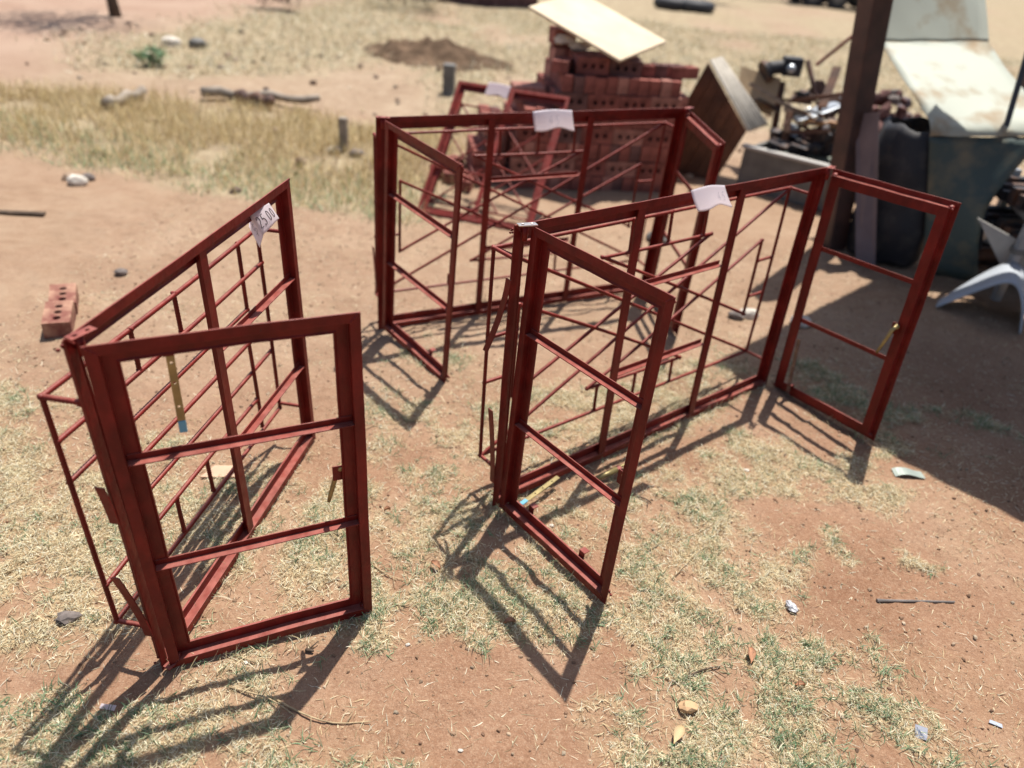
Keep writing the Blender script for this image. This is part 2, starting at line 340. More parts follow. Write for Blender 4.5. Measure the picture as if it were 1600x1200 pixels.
# ------------------------------------------------------------------ grass blades
def grass_mat():
    m = bpy.data.materials.new('grass_blades'); m.use_nodes = True; n = m.node_tree.nodes; l = m.node_tree.links
    a = n.new('ShaderNodeAttribute'); a.attribute_name = 'tint'
    b = n['Principled BSDF']; b.inputs['Roughness'].default_value = .65; b.inputs['Specular IOR Level'].default_value = .3
    t = n.new('ShaderNodeBsdfTranslucent'); mx = n.new('ShaderNodeMixShader'); mx.inputs[0].default_value = .22
    l.new(a.outputs['Color'], b.inputs['Base Color']); l.new(a.outputs['Color'], t.inputs['Color'])
    l.new(b.outputs[0], mx.inputs[1]); l.new(t.outputs[0], mx.inputs[2]); l.new(mx.outputs[0], n['Material Output'].inputs['Surface'])
    return m
GRASS = grass_mat()
def blades(name, x, y, L, wd, el, bend, col, z0=None, K=4, az=None):
    n = len(x); az = RNG.uniform(0, 2 * np.pi, n) if az is None else az
    z = height(x, y) if z0 is None else z0
    turn = RNG.normal(0, .5, n)
    P = np.zeros((n, K, 3)); P[:, 0] = np.stack([x, y, z], -1)
    for k in range(1, K):
        e = el + bend * (k - .5) / (K - 1); a = az + turn * (k - .5) / (K - 1); s = L / (K - 1)
        P[:, k] = P[:, k - 1] + np.stack([np.cos(e) * np.cos(a) * s, np.cos(e) * np.sin(a) * s, np.sin(e) * s], -1)
    gz = height(P[:, :, 0].ravel(), P[:, :, 1].ravel()).reshape(n, K)
    P[:, 1:, 2] = np.maximum(P[:, 1:, 2], gz[:, 1:] + .0012)
    roll = RNG.uniform(-.9, .9, n)
    side = np.stack([-np.sin(az) * np.cos(roll), np.cos(az) * np.cos(roll), np.sin(roll)], -1)
    tp = np.array([.8, 1., .75, .12] if K == 4 else np.linspace(1, .12, K))
    off = side[:, None, :] * (wd[:, None] * tp[None] * .5)[:, :, None]
    Vv = np.stack([P - off, P + off], 2).reshape(-1, 3)
    base = np.arange(n)[:, None] * (2 * K) + np.arange(K - 1)[None] * 2
    q = np.stack([base, base + 1, base + 3, base + 2], -1).reshape(-1, 4).astype(np.int32)
    me = bpy.data.meshes.new(name); me.vertices.add(len(Vv)); me.vertices.foreach_set('co', Vv.astype(np.float32).ravel()); fill(me, q, False)
    ca = me.color_attributes.new('tint', 'FLOAT_COLOR', 'POINT')
    cc = np.repeat(np.concatenate([col, np.ones((n, 1))], 1), 2 * K, 0); ca.data.foreach_set('color', cc.astype(np.float32).ravel())
    me.materials.append(GRASS)
    return tag(obj(name, me, None), kind='stuff')
STRAW = np.array([[.70,.61,.39],[.80,.74,.53],[.62,.50,.29],[.40,.29,.16],[.76,.68,.44],[.84,.79,.61]])
GREEN = np.array([[.17,.28,.15],[.11,.20,.10],[.24,.33,.20],[.28,.34,.19]])
def pick(pal, n, lo=.7, hi=1.1): return pal[RNG.integers(0, len(pal), n)] * RNG.uniform(lo, hi, (n, 1))
def sample(fn, n, x0, x1, y0, y1, p=1.):
    x = RNG.uniform(x0, x1, n); y = RNG.uniform(y0, y1, n); k = RNG.uniform(0, 1, n) < fn(x, y) ** p
    return x[k], y[k]
# lying clipped straw over the patches
x, y = sample(lambda a, b: cover(a, b)[0], 640000, -2.2, 2.6, .74, 3.3, 1.25)
n = len(x)
blades('dry_grass', x, y, (.007 + .026 * RNG.uniform(0, 1, n) ** 1.7) * (1 + .3 * (y > 2.4)), RNG.uniform(.0009, .0021, n), RNG.uniform(.0, .5, n) + .6 * (RNG.uniform(0, 1, n) < .2), RNG.uniform(-.9, .5, n), pick(STRAW, n, .62, 1.08), height(x, y) + RNG.uniform(0, .007, n))
# green blades growing in tufts
def gfn(a, b):
    c, g = cover(a, b); return np.clip(c * g * 1.2, 0, 1)
x, y = sample(gfn, 30000, -2.2, 2.6, .74, 3.3, 1.3); n = len(x); m_ = 7
x = np.repeat(x, m_) + RNG.normal(0, .007, n * m_); y = np.repeat(y, m_) + RNG.normal(0, .007, n * m_); n = len(x)
blades('green_grass', x, y, RNG.uniform(.014, .042, n), RNG.uniform(.0014, .0027, n), RNG.uniform(.25, 1.25, n), RNG.uniform(-1.1, .2, n), pick(GREEN, n, .7, 1.25))
# loose straw bits on the bare soil
x = RNG.uniform(-2.2, 2.6, 26000); y = RNG.uniform(.74, 4.6, 26000); n = len(x)
blades('loose_straw', x, y, (.005 + .034 * RNG.uniform(0, 1, n) ** 2.2), RNG.uniform(.0009, .0021, n), RNG.uniform(.0, .2, n), RNG.uniform(-.4, .2, n), pick(STRAW, n, .6, 1.1), height(x, y) + .001)
# taller grass band behind the yard
x, y = sample(lambda a, b: band(a, b) * sstep(.26, .52, fbm(a * 2.6, b * 2.6, 61)), 80000, -7.5, -.3, 3.6, 7.6); n = len(x)
low = np.clip((y - (4.4 - .22 * (x + 2.2))) / 1.3, 0, 1); isg = RNG.uniform(0, 1, n) < (.55 - .62 * low)
colb = np.where(isg[:, None], pick(GREEN, n, .9, 1.5), pick(STRAW[[0, 2, 4, 3]], n, .62, 1.0) * np.array([1, .93, .80]))
blades('tall_grass', x, y, RNG.uniform(.04, .145, n) * (.6 + .5 * low), RNG.uniform(.003, .006, n), RNG.uniform(.6, 1.5, n), RNG.uniform(-.7, .1, n), colb)
# pale field beyond
x, y = sample(lambda a, b: far_field(a, b)[0], 90000, -9, 14, 6.4, 17); n = len(x)
blades('field_grass', x, y, RNG.uniform(.04, .13, n), RNG.uniform(.006, .014, n), RNG.uniform(.2, 1.3, n), RNG.uniform(-.8, .1, n), pick(STRAW, n, .5, .85))
# pebbles
def pebbles(name, n, x0, x1, y0, y1, r0, r1, pal):
    t = (1 + 5 ** .5) / 2
    iv = np.array([(-1,t,0),(1,t,0),(-1,-t,0),(1,-t,0),(0,-1,t),(0,1,t),(0,-1,-t),(0,1,-t),(t,0,-1),(t,0,1),(-t,0,-1),(-t,0,1)]) / 1.9
    it = np.array([(0,11,5),(0,5,1),(0,1,7),(0,7,10),(0,10,11),(1,5,9),(5,11,4),(11,10,2),(10,7,6),(7,1,8),(3,9,4),(3,4,2),(3,2,6),(3,6,8),(3,8,9),(4,9,5),(2,4,11),(6,2,10),(8,6,7),(9,8,1)])
    x = RNG.uniform(x0, x1, n); y = RNG.uniform(y0, y1, n); r = r0 + (r1 - r0) * RNG.uniform(0, 1, n) ** 3
    P = iv[None] * (1 + RNG.normal(0, .18, (n, 12, 1))) * r[:, None, None] * np.array([1, 1, .7]) * RNG.uniform(.7, 1.3, (n, 1, 3))
    P += np.stack([x, y, height(x, y) + r * .25], -1)[:, None]
    q = (it[None] + np.arange(n)[:, None, None] * 12).reshape(-1, 3).astype(np.int32)
    me = bpy.data.meshes.new(name); me.vertices.add(n * 12); me.vertices.foreach_set('co', P.astype(np.float32).ravel()); fill(me, q, False)
    ca = me.color_attributes.new('tint', 'FLOAT_COLOR', 'POINT')
    cc = np.repeat(np.concatenate([pick(pal, n, .7, 1.2), np.ones((n, 1))], 1), 12, 0); ca.data.foreach_set('color', cc.astype(np.float32).ravel())
    me.materials.append(GRASS); return tag(obj(name, me, None), kind='stuff')
SOILP = np.array([[.26,.15,.09],[.33,.21,.13],[.21,.12,.075],[.42,.31,.21],[.34,.23,.15],[.48,.38,.27]])
pebbles('gravel', 16000, -2.2, 2.6, .74, 4.6, .0009, .0065, SOILP)
pebbles('far_rubble', 500, -6, 6, 4.6, 12, .008, .05, np.array([[.36,.25,.17],[.45,.36,.27],[.25,.17,.12]]))

# ------------------------------------------------------------------ steel windows
Z_PROF = [(0, 0), (.0235, 0), (.0235, .0225), (.0485, .0225), (.0515, .0205), (.0545, .0205), (.0545, .0265), (.0195, .0265), (.0195, .004), (0, .004)]
def rail(name, parent, W, H, side, x0=0., prof=Z_PROF):
    """One mitred side of a W x H ring of Z section; x right, y depth (front is -y), z up."""
    bm = bmesh.new(); N = 10; R_ = [[] for _ in range(N + 1)]; b1, b2 = random.uniform(-1, 1) * .0022, random.uniform(-1, 1) * .0012; ph = random.uniform(0, 6)
    for s, d in prof:
        c = [V((x0 + s, d, s)), V((x0 + W - s, d, s)), V((x0 + W - s, d, H - s)), V((x0 + s, d, H - s))]
        i = dict(bottom=(0, 1), right=(1, 2), top=(2, 3), left=(3, 0))[side]; ax_ = 2 if side in ('bottom', 'top') else 0
        for k in range(N + 1):
            t = k / N; p = c[i[0]].lerp(c[i[1]], t); e = math.sin(math.pi * t)
            p.y += b1 * e; p[ax_] += (b2 * e + .0007 * e * math.sin(t * 14 + ph)); R_[k].append(bm.verts.new(p))
    n = len(prof)
    for A, B in zip(R_, R_[1:]):
        for k in range(n): bm.faces.new((A[k], A[(k + 1) % n], B[(k + 1) % n], B[k]))
    return obj(name, bm, RED, parent, bevel=.0011)
def weld_beads(parent, W, H):
    bm = bmesh.new()
    for cx, cz, sx, sz in ((0, 0, 1, 1), (W, 0, -1, 1), (W, H, -1, -1), (0, H, 1, -1)):
        for k in range(6):
            q = .003 + k * .0036; blob(bm, (cx + sx * q + random.uniform(-.001, .001), .0004, cz + sz * q), random.uniform(.0024, .0036), seed=random.randrange(999), sub=1, sq=(1.2, .7, 1.2))
        for k in range(4): blob(bm, (cx + sx * random.uniform(.004, .03), .024, cz + sz * random.uniform(.02, .03)), random.uniform(.003, .005), seed=k, sub=1)
    return obj('weld_bead', bm, RED, parent, smooth=True)
def weld(bm, c, r, seed): blob(bm, c, r, seed=seed, sub=2, amp=.22)
def flat_lug(parent, x, z, L, out, tilt):
    bm = bmesh.new(); N = 8
    pr = [(x - .004 - out * (i / N) ** 1.6, .006 + tilt * (i / N) ** 1.4, z + L * i / N) for i in range(N + 1)]
    w_ = .011
    a = [bm.verts.new((p[0], p[1] - w_, p[2])) for p in pr]; b = [bm.verts.new((p[0], p[1] + w_, p[2])) for p in pr]
    for i in range(N): bm.faces.new((a[i], a[i + 1], b[i + 1], b[i]))
    o = obj('fixing_lug', bm, RED, parent); s = o.modifiers.new('t', 'SOLIDIFY'); s.thickness = .0025; return o
def hinge_plate(parent, x, z, shiny, sgn=1):
    bm = bmesh.new(); holed_bar(bm, .052, .022, .003, [.013, .039], .0045)
    m = Matrix.Translation((x - .026 * sgn, -.012, z)) @ Matrix.Rotation(R(-18 * sgn) if sgn > 0 else R(198), 4, 'Z')
    obj('hinge_plate', bm, BARE if shiny else RED, parent, bevel=.0008, m=m)
    bm = bmesh.new(); tube(bm, [(x, -.012, z - .045), (x, -.012, z - .001)], .008, 12); weld(bm, (x + .004, -.008, z - .03), .009, 3)
    obj('hinge_pin', bm, RED, parent, smooth=True)
def glazing_bar(name, parent, x0, x1, z):
    bm = bmesh.new()
    prof = [(.0015, 0), (.0220, 0), (.0220, .018), (.0190, .018), (.0190, .003), (.0015, .003)]
    a = [bm.verts.new((x0, d, z + h)) for d, h in prof]; b = [bm.verts.new((x1, d, z + h)) for d, h in prof]
    for k in range(6): bm.faces.new((a[k], a[(k + 1) % 6], b[(k + 1) % 6], b[k]))
    bm.faces.new(a); bm.faces.new(b[::-1])
    return obj(name, bm, RED, parent, bevel=.0008)
def mullion(parent, x, H):
    bm = bmesh.new()
    box(bm, (x - .016, .0005, .0237), (x + .016, .0045, H - .0237)); box(bm, (x - .002, .0045, .0237), (x + .002, .0222, H - .0237))
    return obj('mullion', bm, RED, parent, bevel=.0008)
def make_grille(parent, rods, perim, stubs):
    u0, u1, z0, z1, d = perim; bm = bmesh.new()
    c = [(u0, d, z0), (u1, d, z0), (u1, d, z1), (u0, d, z1)]
    for i in range(4): rebar(bm, c[i], c[(i + 1) % 4])
    for i, p in enumerate(c): weld(bm, p, .008, i)
    for u, z in stubs:
        rebar(bm, (u, .029, z), (u, d, z)); weld(bm, (u, .032, z), .009, int(z * 100))
    g = obj('burglar_grille', bm, RED, parent, smooth=True)
    for i, (a, b) in enumerate(rods):
        bm = bmesh.new(); off = .0025 if i % 2 else -.0025
        rebar(bm, (a[0], d + off, a[1]), (b[0], d + off, b[1])); weld(bm, (a[0], d + off, a[1]), .0075, i); weld(bm, (b[0], d + off, b[1]), .0075, i + 50)
        obj('grille_rod', bm, RED, g, smooth=True)
    return g
def sash(root, inv, spec, right=False):
    b, E, up, w_, H = spec; b = V(b); E = V(E)
    m = frame_of(b + E * w_, -E, up) if right else frame_of(b, E, up)
    bm = bmesh.new()                       # welded corners carry the sash
    for i, c in enumerate([(.021, .014, .021), (w_ - .021, .014, .021), (w_ - .021, .014, H - .021), (.021, .014, H - .021)]): weld(bm, c, .0105, i + 9)
    s = obj('sash', bm, RED, root, m=inv @ m, smooth=True)
    for sd, nm in (('bottom', 'bottom_rail'), ('top', 'top_rail'), ('left', 'stile'), ('right', 'stile')): rail(nm, s, w_, H, sd)
    weld_beads(s, w_, H)
    for z in (.335, .64): glazing_bar('glazing_bar', s, .0237, w_ - .0237, z)
    return s
def stay(parent, m, L=.235, tip=True):
    bm = bmesh.new(); holed_bar(bm, L, .0155, .0035, [.045, L * .5, L - .035], .0032)
    s = obj('window_stay', bm, BRASS, parent, bevel=.0006, m=m)
    return s
def stay_tip(parent, m, L):
    bm = bmesh.new(); box(bm, (L + .0005, -.0078, -.001), (L + .030, .0078, .005)); obj('stay_tip', bm, BLUE, parent, bevel=.002, m=m)
def bracket(parent, x, z, up=1):
    bm = bmesh.new(); box(bm, (x - .011, .0285, z - .004), (x + .011, .031, z + .024)); box(bm, (x - .011, .031, z + .021 if up > 0 else z - .004), (x + .011, .050, z + .024 if up > 0 else z - .001))
    obj('stay_bracket', bm, RED, parent, bevel=.0006)
def handle(parent, x, z, down=True, flip=False):
    bm = bmesh.new(); sg = -1 if flip else 1
    box(bm, (x - .030 * sg if sg > 0 else x, .029, z - .022), (x if sg > 0 else x + .030, .032, z + .022)); obj('latch_plate', bm, RED, parent, bevel=.006)
    bm = bmesh.new(); pts = [(x - .010 * sg, .040, z + .012), (x - .016 * sg, .050, z - .005), (x - .022 * sg, .054, z - .04), (x - .034 * sg, .056, z - .085), (x - .040 * sg, .054, z - .105)]
    tube(bm, pts, [.006, .0075, .0065, .006, .0045], 8); blob(bm, (x - .010 * sg, .036, z + .010), .010, seed=4, sub=2, amp=.1)
    obj('latch_handle', bm, BRASS, parent, smooth=True)
def tongue(parent, x, z):
    bm = bmesh.new(); box(bm, (x - .012, -.030, z - .010), (x + .022, -.020, z + .010)); box(bm, (x + .010, -.046, z - .010), (x + .022, -.030, z - .004)); box(bm, (x + .010, -.046, z + .004), (x + .022, -.030, z + .010))
    obj('latch_tongue', bm, BRASS, parent, bevel=.002)

W = {
'A':((-0.7933, 1.1455, -0.0034),(0.11043, 0.99384, 0.00939),(-0.01833, -0.00741, 0.9998),0.992,0.944),
'B':((-0.6315, 2.9822, 0.0023),(0.87908, 0.47667, 0.00318),(0.01504, -0.0344, 0.9993),1.508,0.948),
'C':((-0.026, 1.8493, 0.0101),(0.75884, 0.65118, -0.01156),(-0.00452, 0.02301, 0.99972),1.501,0.954),
'As':((-0.7773, 1.1498, 0.0053),(0.89644, 0.44305, 0.00999),(-0.00014, -0.02226, 0.99975),0.508,0.928),
'Bs':((-0.6091, 2.9659, 0.0226),(0.65956, -0.74901, -0.06298),(0.03657, -0.05171, 0.99799),0.504,0.927),
'Cs':((-0.0051, 1.8489, 0.0125),(0.65285, -0.75741, 0.01046),(0.01967, 0.03075, 0.99933),0.498,0.952),
'Ct':((1.1462, 2.822, -0.0074),(0.59914, -0.79924, 0.04737),(-0.01156, 0.05053, 0.99866),0.488,0.945),
'Bt':((0.6961, 3.6914, 0.0177),(0.14885, -0.98827, -0.03411),(0.01519, -0.0322, 0.99937),0.501,0.926),
'D':((-.712, 4.584, .006),(.962, -.273, 0),(.186, .656, .731),.766,.95),
}
def window(key, label, mulls, trans, group='red steel window frames set out on the ground'):
    o, D, up, w_, H = W[key]; m = frame_of(o, D, up); root = empty('steel_window', m)
    tag(root, label, 'window frame', group)
    rail('sill_rail', root, w_, H, 'bottom'); rail('head_rail', root, w_, H, 'top'); rail('jamb', root, w_, H, 'left'); rail('jamb', root, w_, H, 'right')
    weld_beads(root, w_, H)
    for x in mulls: mullion(root, x, H)
    for x0, x1, z in trans: glazing_bar('transom', root, x0, x1, z)
    return root, m.inverted(), m, w_, H

DIAMOND = [((.03,.12),(1.475,.845)), ((.03,.845),(1.475,.12)), ((.14,.32),(1.027,.729)), ((.48,.735),(1.385,.32)), ((.14,.645),(1.0,.222)), ((.5,.232),(1.375,.645)),
  ((.14,.32),(.14,.645)), ((1.38,.32),(1.378,.645)), ((.48,.735),(1.03,.729)), ((.497,.230),(1.006,.216)),
  ((.595,.845),(.60,.735)), ((.79,.845),(.797,.732)), ((.975,.845),(.982,.731)), ((.55,.225),(.552,.12)), ((.745,.22),(.748,.12)), ((.962,.218),(.968,.12)),
  ((.03,.56),(.14,.56)), ((.03,.40),(.14,.40)), ((1.38,.56),(1.475,.56)), ((1.385,.40),(1.475,.40))]
# --- window A: one open sash, near left
rt, inv, mA, w_, H = window('A', 'red steel window with a single open sash, shortest of the standing windows', [w_ for w_ in (.486,)], [(.5045, .9655, .635), (.5045, .9655, .315)])
make_grille(rt, [((.03,.672),(.975,.672)), ((.03,.563),(.857,.566)), ((.15,.463),(.828,.465)), ((.17,.355),(.975,.358)), ((.03,.25),(.828,.256)),
  ((.857,.78),(.857,.566)), ((.829,.465),(.836,.145)), ((.51,.25),(.513,.136)), ((.34,.25),(.34,.136)), ((.514,.78),(.514,.672)), ((.32,.78),(.318,.672)), ((.15,.463),(.15,.566)), ((.17,.355),(.17,.25))],
  (.03, .976, .125, .782, .115), [(.03,.125),(.03,.782),(.976,.145),(.976,.782)])
flat_lug(rt, 0, .14, .20, .010, .034); flat_lug(rt, 0, .50, .10, .003, .008)
hinge_plate(rt, .022, H + .003, False); hinge_plate(rt, .022, .02, False)
s = sash(rt, inv, W['As'])
bracket(s, .137, .872, -1)
ms = Matrix.Translation((.140, .040, .893)) @ Matrix.Rotation(R(91), 4, 'Y') @ Matrix.Rotation(R(90), 4, 'X')
stay(s, ms, .185); stay_tip(s, ms, .185)
handle(s, .508 - .045, .49)
# --- window C: two open sashes, middle right
rt, inv, mC, w_, H = window('C', 'red steel window standing between the two others with a sash open at each end, a price tag on its top rail and diagonal bars', [.492, .990], [(.5105, .9715, .655), (.5105, .9715, .34)])
make_grille(rt, DIAMOND, (.03, 1.475, .12, .845, .122), [(.03,.12),(.03,.845),(1.475,.12),(1.475,.845)])
flat_lug(rt, 0, .80, -.24, .026, .050); flat_lug(rt, 0, .10, .27, .012, .02)
hinge_plate(rt, .026, H + .003, True); hinge_plate(rt, w_ - .024, H + .003, False, -1)
s = sash(rt, inv, W['Cs'])
bracket(s, .12, .05); bracket(s, .355, .05)
mi = (mC.inverted() @ frame_of((.083, 1.872, .030), V((.105, .135, 0)), (0, 0, 1)))
stay(rt, mi, .17); stay_tip(rt, mi @ Matrix.Translation((-.205, 0, 0)), .175)
handle(s, .498 - .045, .40)
s2 = sash(rt, inv, W['Ct'], True)
mt = Matrix.Translation((.488 - .098, .046, .035)) @ Matrix.Rotation(R(-86), 4, 'Y') @ Matrix.Rotation(R(90), 4, 'X')
bracket(s2, .488 - .098, .045); stay(s2, mt, .24).data.materials[0] = RUSTB
handle(s2, .040, .47, flip=True)
# --- window B: two open sashes, behind
rt, inv, mB, w_, H = window('B', 'red steel window standing farthest back with a sash open at each end, in front of the bricks', [.497, .978], [(.5155, .9595, .655), (.5155, .9595, .33)])
make_grille(rt, DIAMOND, (.03, 1.48, .12, .845, .122), [(.03,.12),(.03,.845),(1.48,.12),(1.48,.845)])
flat_lug(rt, 0, .2, .2, .006, .02)
hinge_plate(rt, .024, H + .003, False); hinge_plate(rt, w_ - .024, H + .003, False, -1)
s = sash(rt, inv, W['Bs']); bracket(s, .35, .05); handle(s, .504 - .045, .45)
s2 = sash(rt, inv, W['Bt'], True)
# --- window D leans back on the bricks
rt, inv, mD, w_, H = window('D', 'red steel window leaning back against the brick stack, a white tag on its top', [.383], [(.0265, .3645, .63), (.0265, .3645, .32)])
make_grille(rt, [((.03,.12),(.73,.84)), ((.03,.84),(.73,.12)), ((.03,.6),(.5,.12)), ((.27,.84),(.73,.36)), ((.03,.36),(.5,.84)), ((.27,.12),(.73,.6))], (.03, .73, .12, .84, .10), [(.03,.12),(.03,.84),(.73,.12),(.73,.84)])

# grass and straw pushed up against the bottom rails
BX, BY = [], []
for k_, f_ in (('A', .992), ('C', 1.501), ('As', .508), ('Cs', .498), ('Ct', .488)):
    o_, d_ = W[k_][0], W[k_][1]; m_n = int(420 * f_); t_ = RNG.uniform(0, f_, m_n); off = RNG.normal(0, .022, m_n); keep = fbm(t_ * 9, t_ * 0 + len(BX), 71, 2) > .44
    BX.append((o_[0] + d_[0] * t_ - d_[1] * off)[keep]); BY.append((o_[1] + d_[1] * t_ + d_[0] * off)[keep])
x = np.concatenate(BX); y = np.concatenate(BY); n = len(x)
blades('edge_grass', x, y, RNG.uniform(.018, .055, n), RNG.uniform(.0011, .0022, n), RNG.uniform(.2, 1.3, n), RNG.uniform(-1., .1, n), np.where(RNG.uniform(0, 1, (n, 1)) < .4, pick(GREEN, n, .8, 1.3), pick(STRAW, n, .7, 1.05)))

# ------------------------------------------------------------------ price tags
def strokes(root, polys, r, mt):
    bm = bmesh.new()
    for pl in polys:
        pts = [V((x, .0, z)) for x, z in pl]
        for a, b in zip(pts, pts[1:]):
            t = (b - a).normalized(); nn = V((-t.z, 0, t.x)) * r; e = t * r * .6
            q = [a - nn - e, b - nn + e, b + nn + e, a + nn - e]; f = [bm.verts.new(p) for p in q]; bm.faces.new(f)
    return obj('lettering', bm, mt, root)
def arc(cx, cz, rx, rz, a0, a1, n=12): return [(cx + rx * math.cos(R(a0 + (a1 - a0) * i / n)), cz + rz * math.sin(R(a0 + (a1 - a0) * i / n))) for i in range(n + 1)]
def price_tag(label, m, w_, h_, fold, polys, ink=INK, curl=.012, sw=.0013):
    root = empty('price_tag', m); tag(root, label, 'price tag', 'paper price tags stuck on the window frames')
    me = bpy.data.meshes.new('tag_paper'); nx, nz = 16, 10
    def yy(x, z): return -curl * math.sin(x / w_ * 3.0) - .5 * curl * ((z / h_) ** 2) - fold * max(0, x / w_ - .62) ** 1.5
    bm = bmesh.new(); g = [[bm.verts.new((w_ * (i / nx - .5), yy(w_ * (i / nx), h_ * j / nz), h_ * (j / nz - 1) * (1 + .08 * math.sin(i * .5)))) for i in range(nx + 1)] for j in range(nz + 1)]
    for j in range(nz):
        for i in range(nx): bm.faces.new((g[j][i], g[j][i + 1], g[j + 1][i + 1], g[j + 1][i]))
    p = obj('paper', bm, PAPER, root, smooth=True); s = p.modifiers.new('t', 'SOLIDIFY'); s.thickness = .0006
    if polys:
        fine = []
        for pl in polys:
            o = [pl[0]]
            for a, b in zip(pl, pl[1:]):
                k = max(1, int(math.hypot(b[0] - a[0], b[1] - a[1]) / .003)); o += [(a[0] + (b[0] - a[0]) * i / k, a[1] + (b[1] - a[1]) * i / k) for i in range(1, k + 1)]
            fine.append(o)
        t = strokes(p, fine, sw, ink)
        for v in t.data.vertices:
            v.co.y = yy(v.co.x + w_ / 2, v.co.z + h_) - .0012
    return root
def digits(txt, x, z, h, slant=.15, gap=.012):
    o = []
    for ch in txt:
        wd = h * .5; P = []
        if ch == '$': P = [arc(wd*.5, h*.72, wd*.42, h*.2, 30, 270) + arc(wd*.5, h*.32, wd*.42, h*.2, 90, -150), [(wd*.5, h*1.08), (wd*.48, -h*.1)]]
        if ch == '2': P = [arc(wd*.5, h*.72, wd*.4, h*.26, 170, -40) + [(wd*.05, 0), (wd*.95, h*.03)]]
        if ch == '5': P = [[(wd*.9, h), (wd*.25, h*.97), (wd*.15, h*.55)] + arc(wd*.45, h*.3, wd*.42, h*.3, 120, -140)]
        if ch == '0': P = [arc(wd*.5, h*.5, wd*.36, h*.48, 90, 455, 16)]
        if ch == '4': P = [[(wd*.6, h), (wd*.05, h*.35), (wd*.95, h*.35)], [(wd*.65, h*.65), (wd*.62, 0)]]
        if ch == '.': P = [[(0, .0), (.002, .003)]]; wd = .004
        for pl in P: o.append([(x + px + slant * pz, z + pz) for px, pz in pl])
        x += wd + gap
    return o
# tag A hangs near the far end of window A's top rail
NA = mA.col[1].to_3d(); 
tA = tag(empty('price_tag', loc=tuple(at(393, 338, 1.97))), 'white paper tag reading $25.00 on the single sash window', 'price tag', 'paper price tags stuck on the window frames')
bpy.context.view_layer.update()
qa = [at(391, 335, 1.905), at(420, 317, 1.965), at(436, 341, 1.955), at(412, 366, 1.90)]; qf = [qa[0], qa[3], at(406, 387, 1.925), at(389, 354, 1.935)]
def bil(q, u, v): return q[0].lerp(q[1], u).lerp(q[3].lerp(q[2], u), v)
fn = (qa[1] - qa[0]).cross(qa[3] - qa[0]).normalized(); fn = -fn if fn.dot(CAMP - qa[0]) < 0 else fn
def sag(u, v): return fn * (.006 * math.sin(3.1 * u) * math.sin(2.6 * v))
bm = bmesh.new(); n_ = 10
g = [[bm.verts.new(bil(qa, i / n_, j / n_) + sag(i / n_, j / n_)) for i in range(n_ + 1)] for j in range(n_ + 1)]
g2 = [[g[j][0]] + [bm.verts.new(qa[0].lerp(qa[3], j / n_).lerp(qf[3].lerp(qf[2], j / n_), i / 4)) for i in range(1, 5)] for j in range(n_ + 1)]
for gg, m__ in ((g, n_), (g2, 4)):
    for j in range(n_):
        for i in range(m__): bm.faces.new((gg[j][i], gg[j][i + 1], gg[j + 1][i + 1], gg[j + 1][i]))
pp = obj('paper', bm, PAPER, tA, smooth=True, m=tA.matrix_world.inverted()); s_ = pp.modifiers.new('t', 'SOLIDIFY'); s_.thickness = .0005
def tag_ink(txt, q, u0, v0, hu, wu, bend):
    bm = bmesh.new()
    for pl in digits(txt, 0, 0, 1., .0, .22):
        P = []
        for a, b in zip(pl, pl[1:]):
            for k in range(3): P.append((a[0] + (b[0] - a[0]) * k / 3, a[1] + (b[1] - a[1]) * k / 3))
        P.append(pl[-1])
        W3 = [bil(q, u0 + wu * x, v0 - hu * z) + (sag(u0 + wu * x, v0 - hu * z) if bend else V()) + fn * .0012 for x, z in P]
        tube(bm, W3, .0009, 4)
    return obj('lettering', bm, INK, tA, m=tA.matrix_world.inverted())
tag_ink('25.00', qa, .05, .76, .52, .30, True)
qs = [qf[3], qf[0], qf[1], qf[2]]
tag_ink('$', qs, .30, .70, .50, .9, False)
GINK = mat('faint_grey_ink', (.42, .39, .44), .7)
mt = mC @ Matrix.Translation((.765, -.004, .952)) @ Matrix.Rotation(R(4), 4, 'Y') @ Matrix.Rotation(R(-50), 4, 'X')
price_tag('curled white paper tag on the top rail of the window between the two others', mt, .155, .070, .05, digits('45', .015, -.050, .028), GINK, curl=.022, sw=.0007)
mt = mB @ Matrix.Translation((.765, -.004, .945)) @ Matrix.Rotation(R(2), 4, 'Y') @ Matrix.Rotation(R(-40), 4, 'X')
price_tag('curled white paper tag on the farthest standing window', mt, .185, .082, .05, digits('45', -.03, -.060, .036), GINK, curl=.022, sw=.0008)
mt = mD @ Matrix.Translation((.29, -.004, .955)) @ Matrix.Rotation(R(4), 4, 'Y')
price_tag('small white paper tag on the window leaning on the bricks', mt, .16, .085, .03, [], curl=.012)

# ------------------------------------------------------------------ bricks
def brick_mesh(L=.222, Wd=.106, T=.073, n=3, r=.016):
    bm = bmesh.new(); holed_bar(bm, L, Wd, T, [L * (i + .5) / n * .78 + L * .11 for i in range(n)], r, depth=.055)
    bmesh.ops.translate(bm, verts=bm.verts[:], vec=(-L / 2, 0, -T / 2))
    bmesh.ops.recalc_face_normals(bm, faces=bm.faces[:])
    me = bpy.data.meshes.new('brick'); bm.to_mesh(me); bm.free(); return me
BM0 = brick_mesh(); BMS = []
for mt_ in (BRICK, BRICKP, BRICKD):
    c = BM0.copy(); c.materials.append(mt_); BMS.append(c)
big = brick_mesh(.196, .104, .070, 3, .0150); big.materials.append(BRICKE)
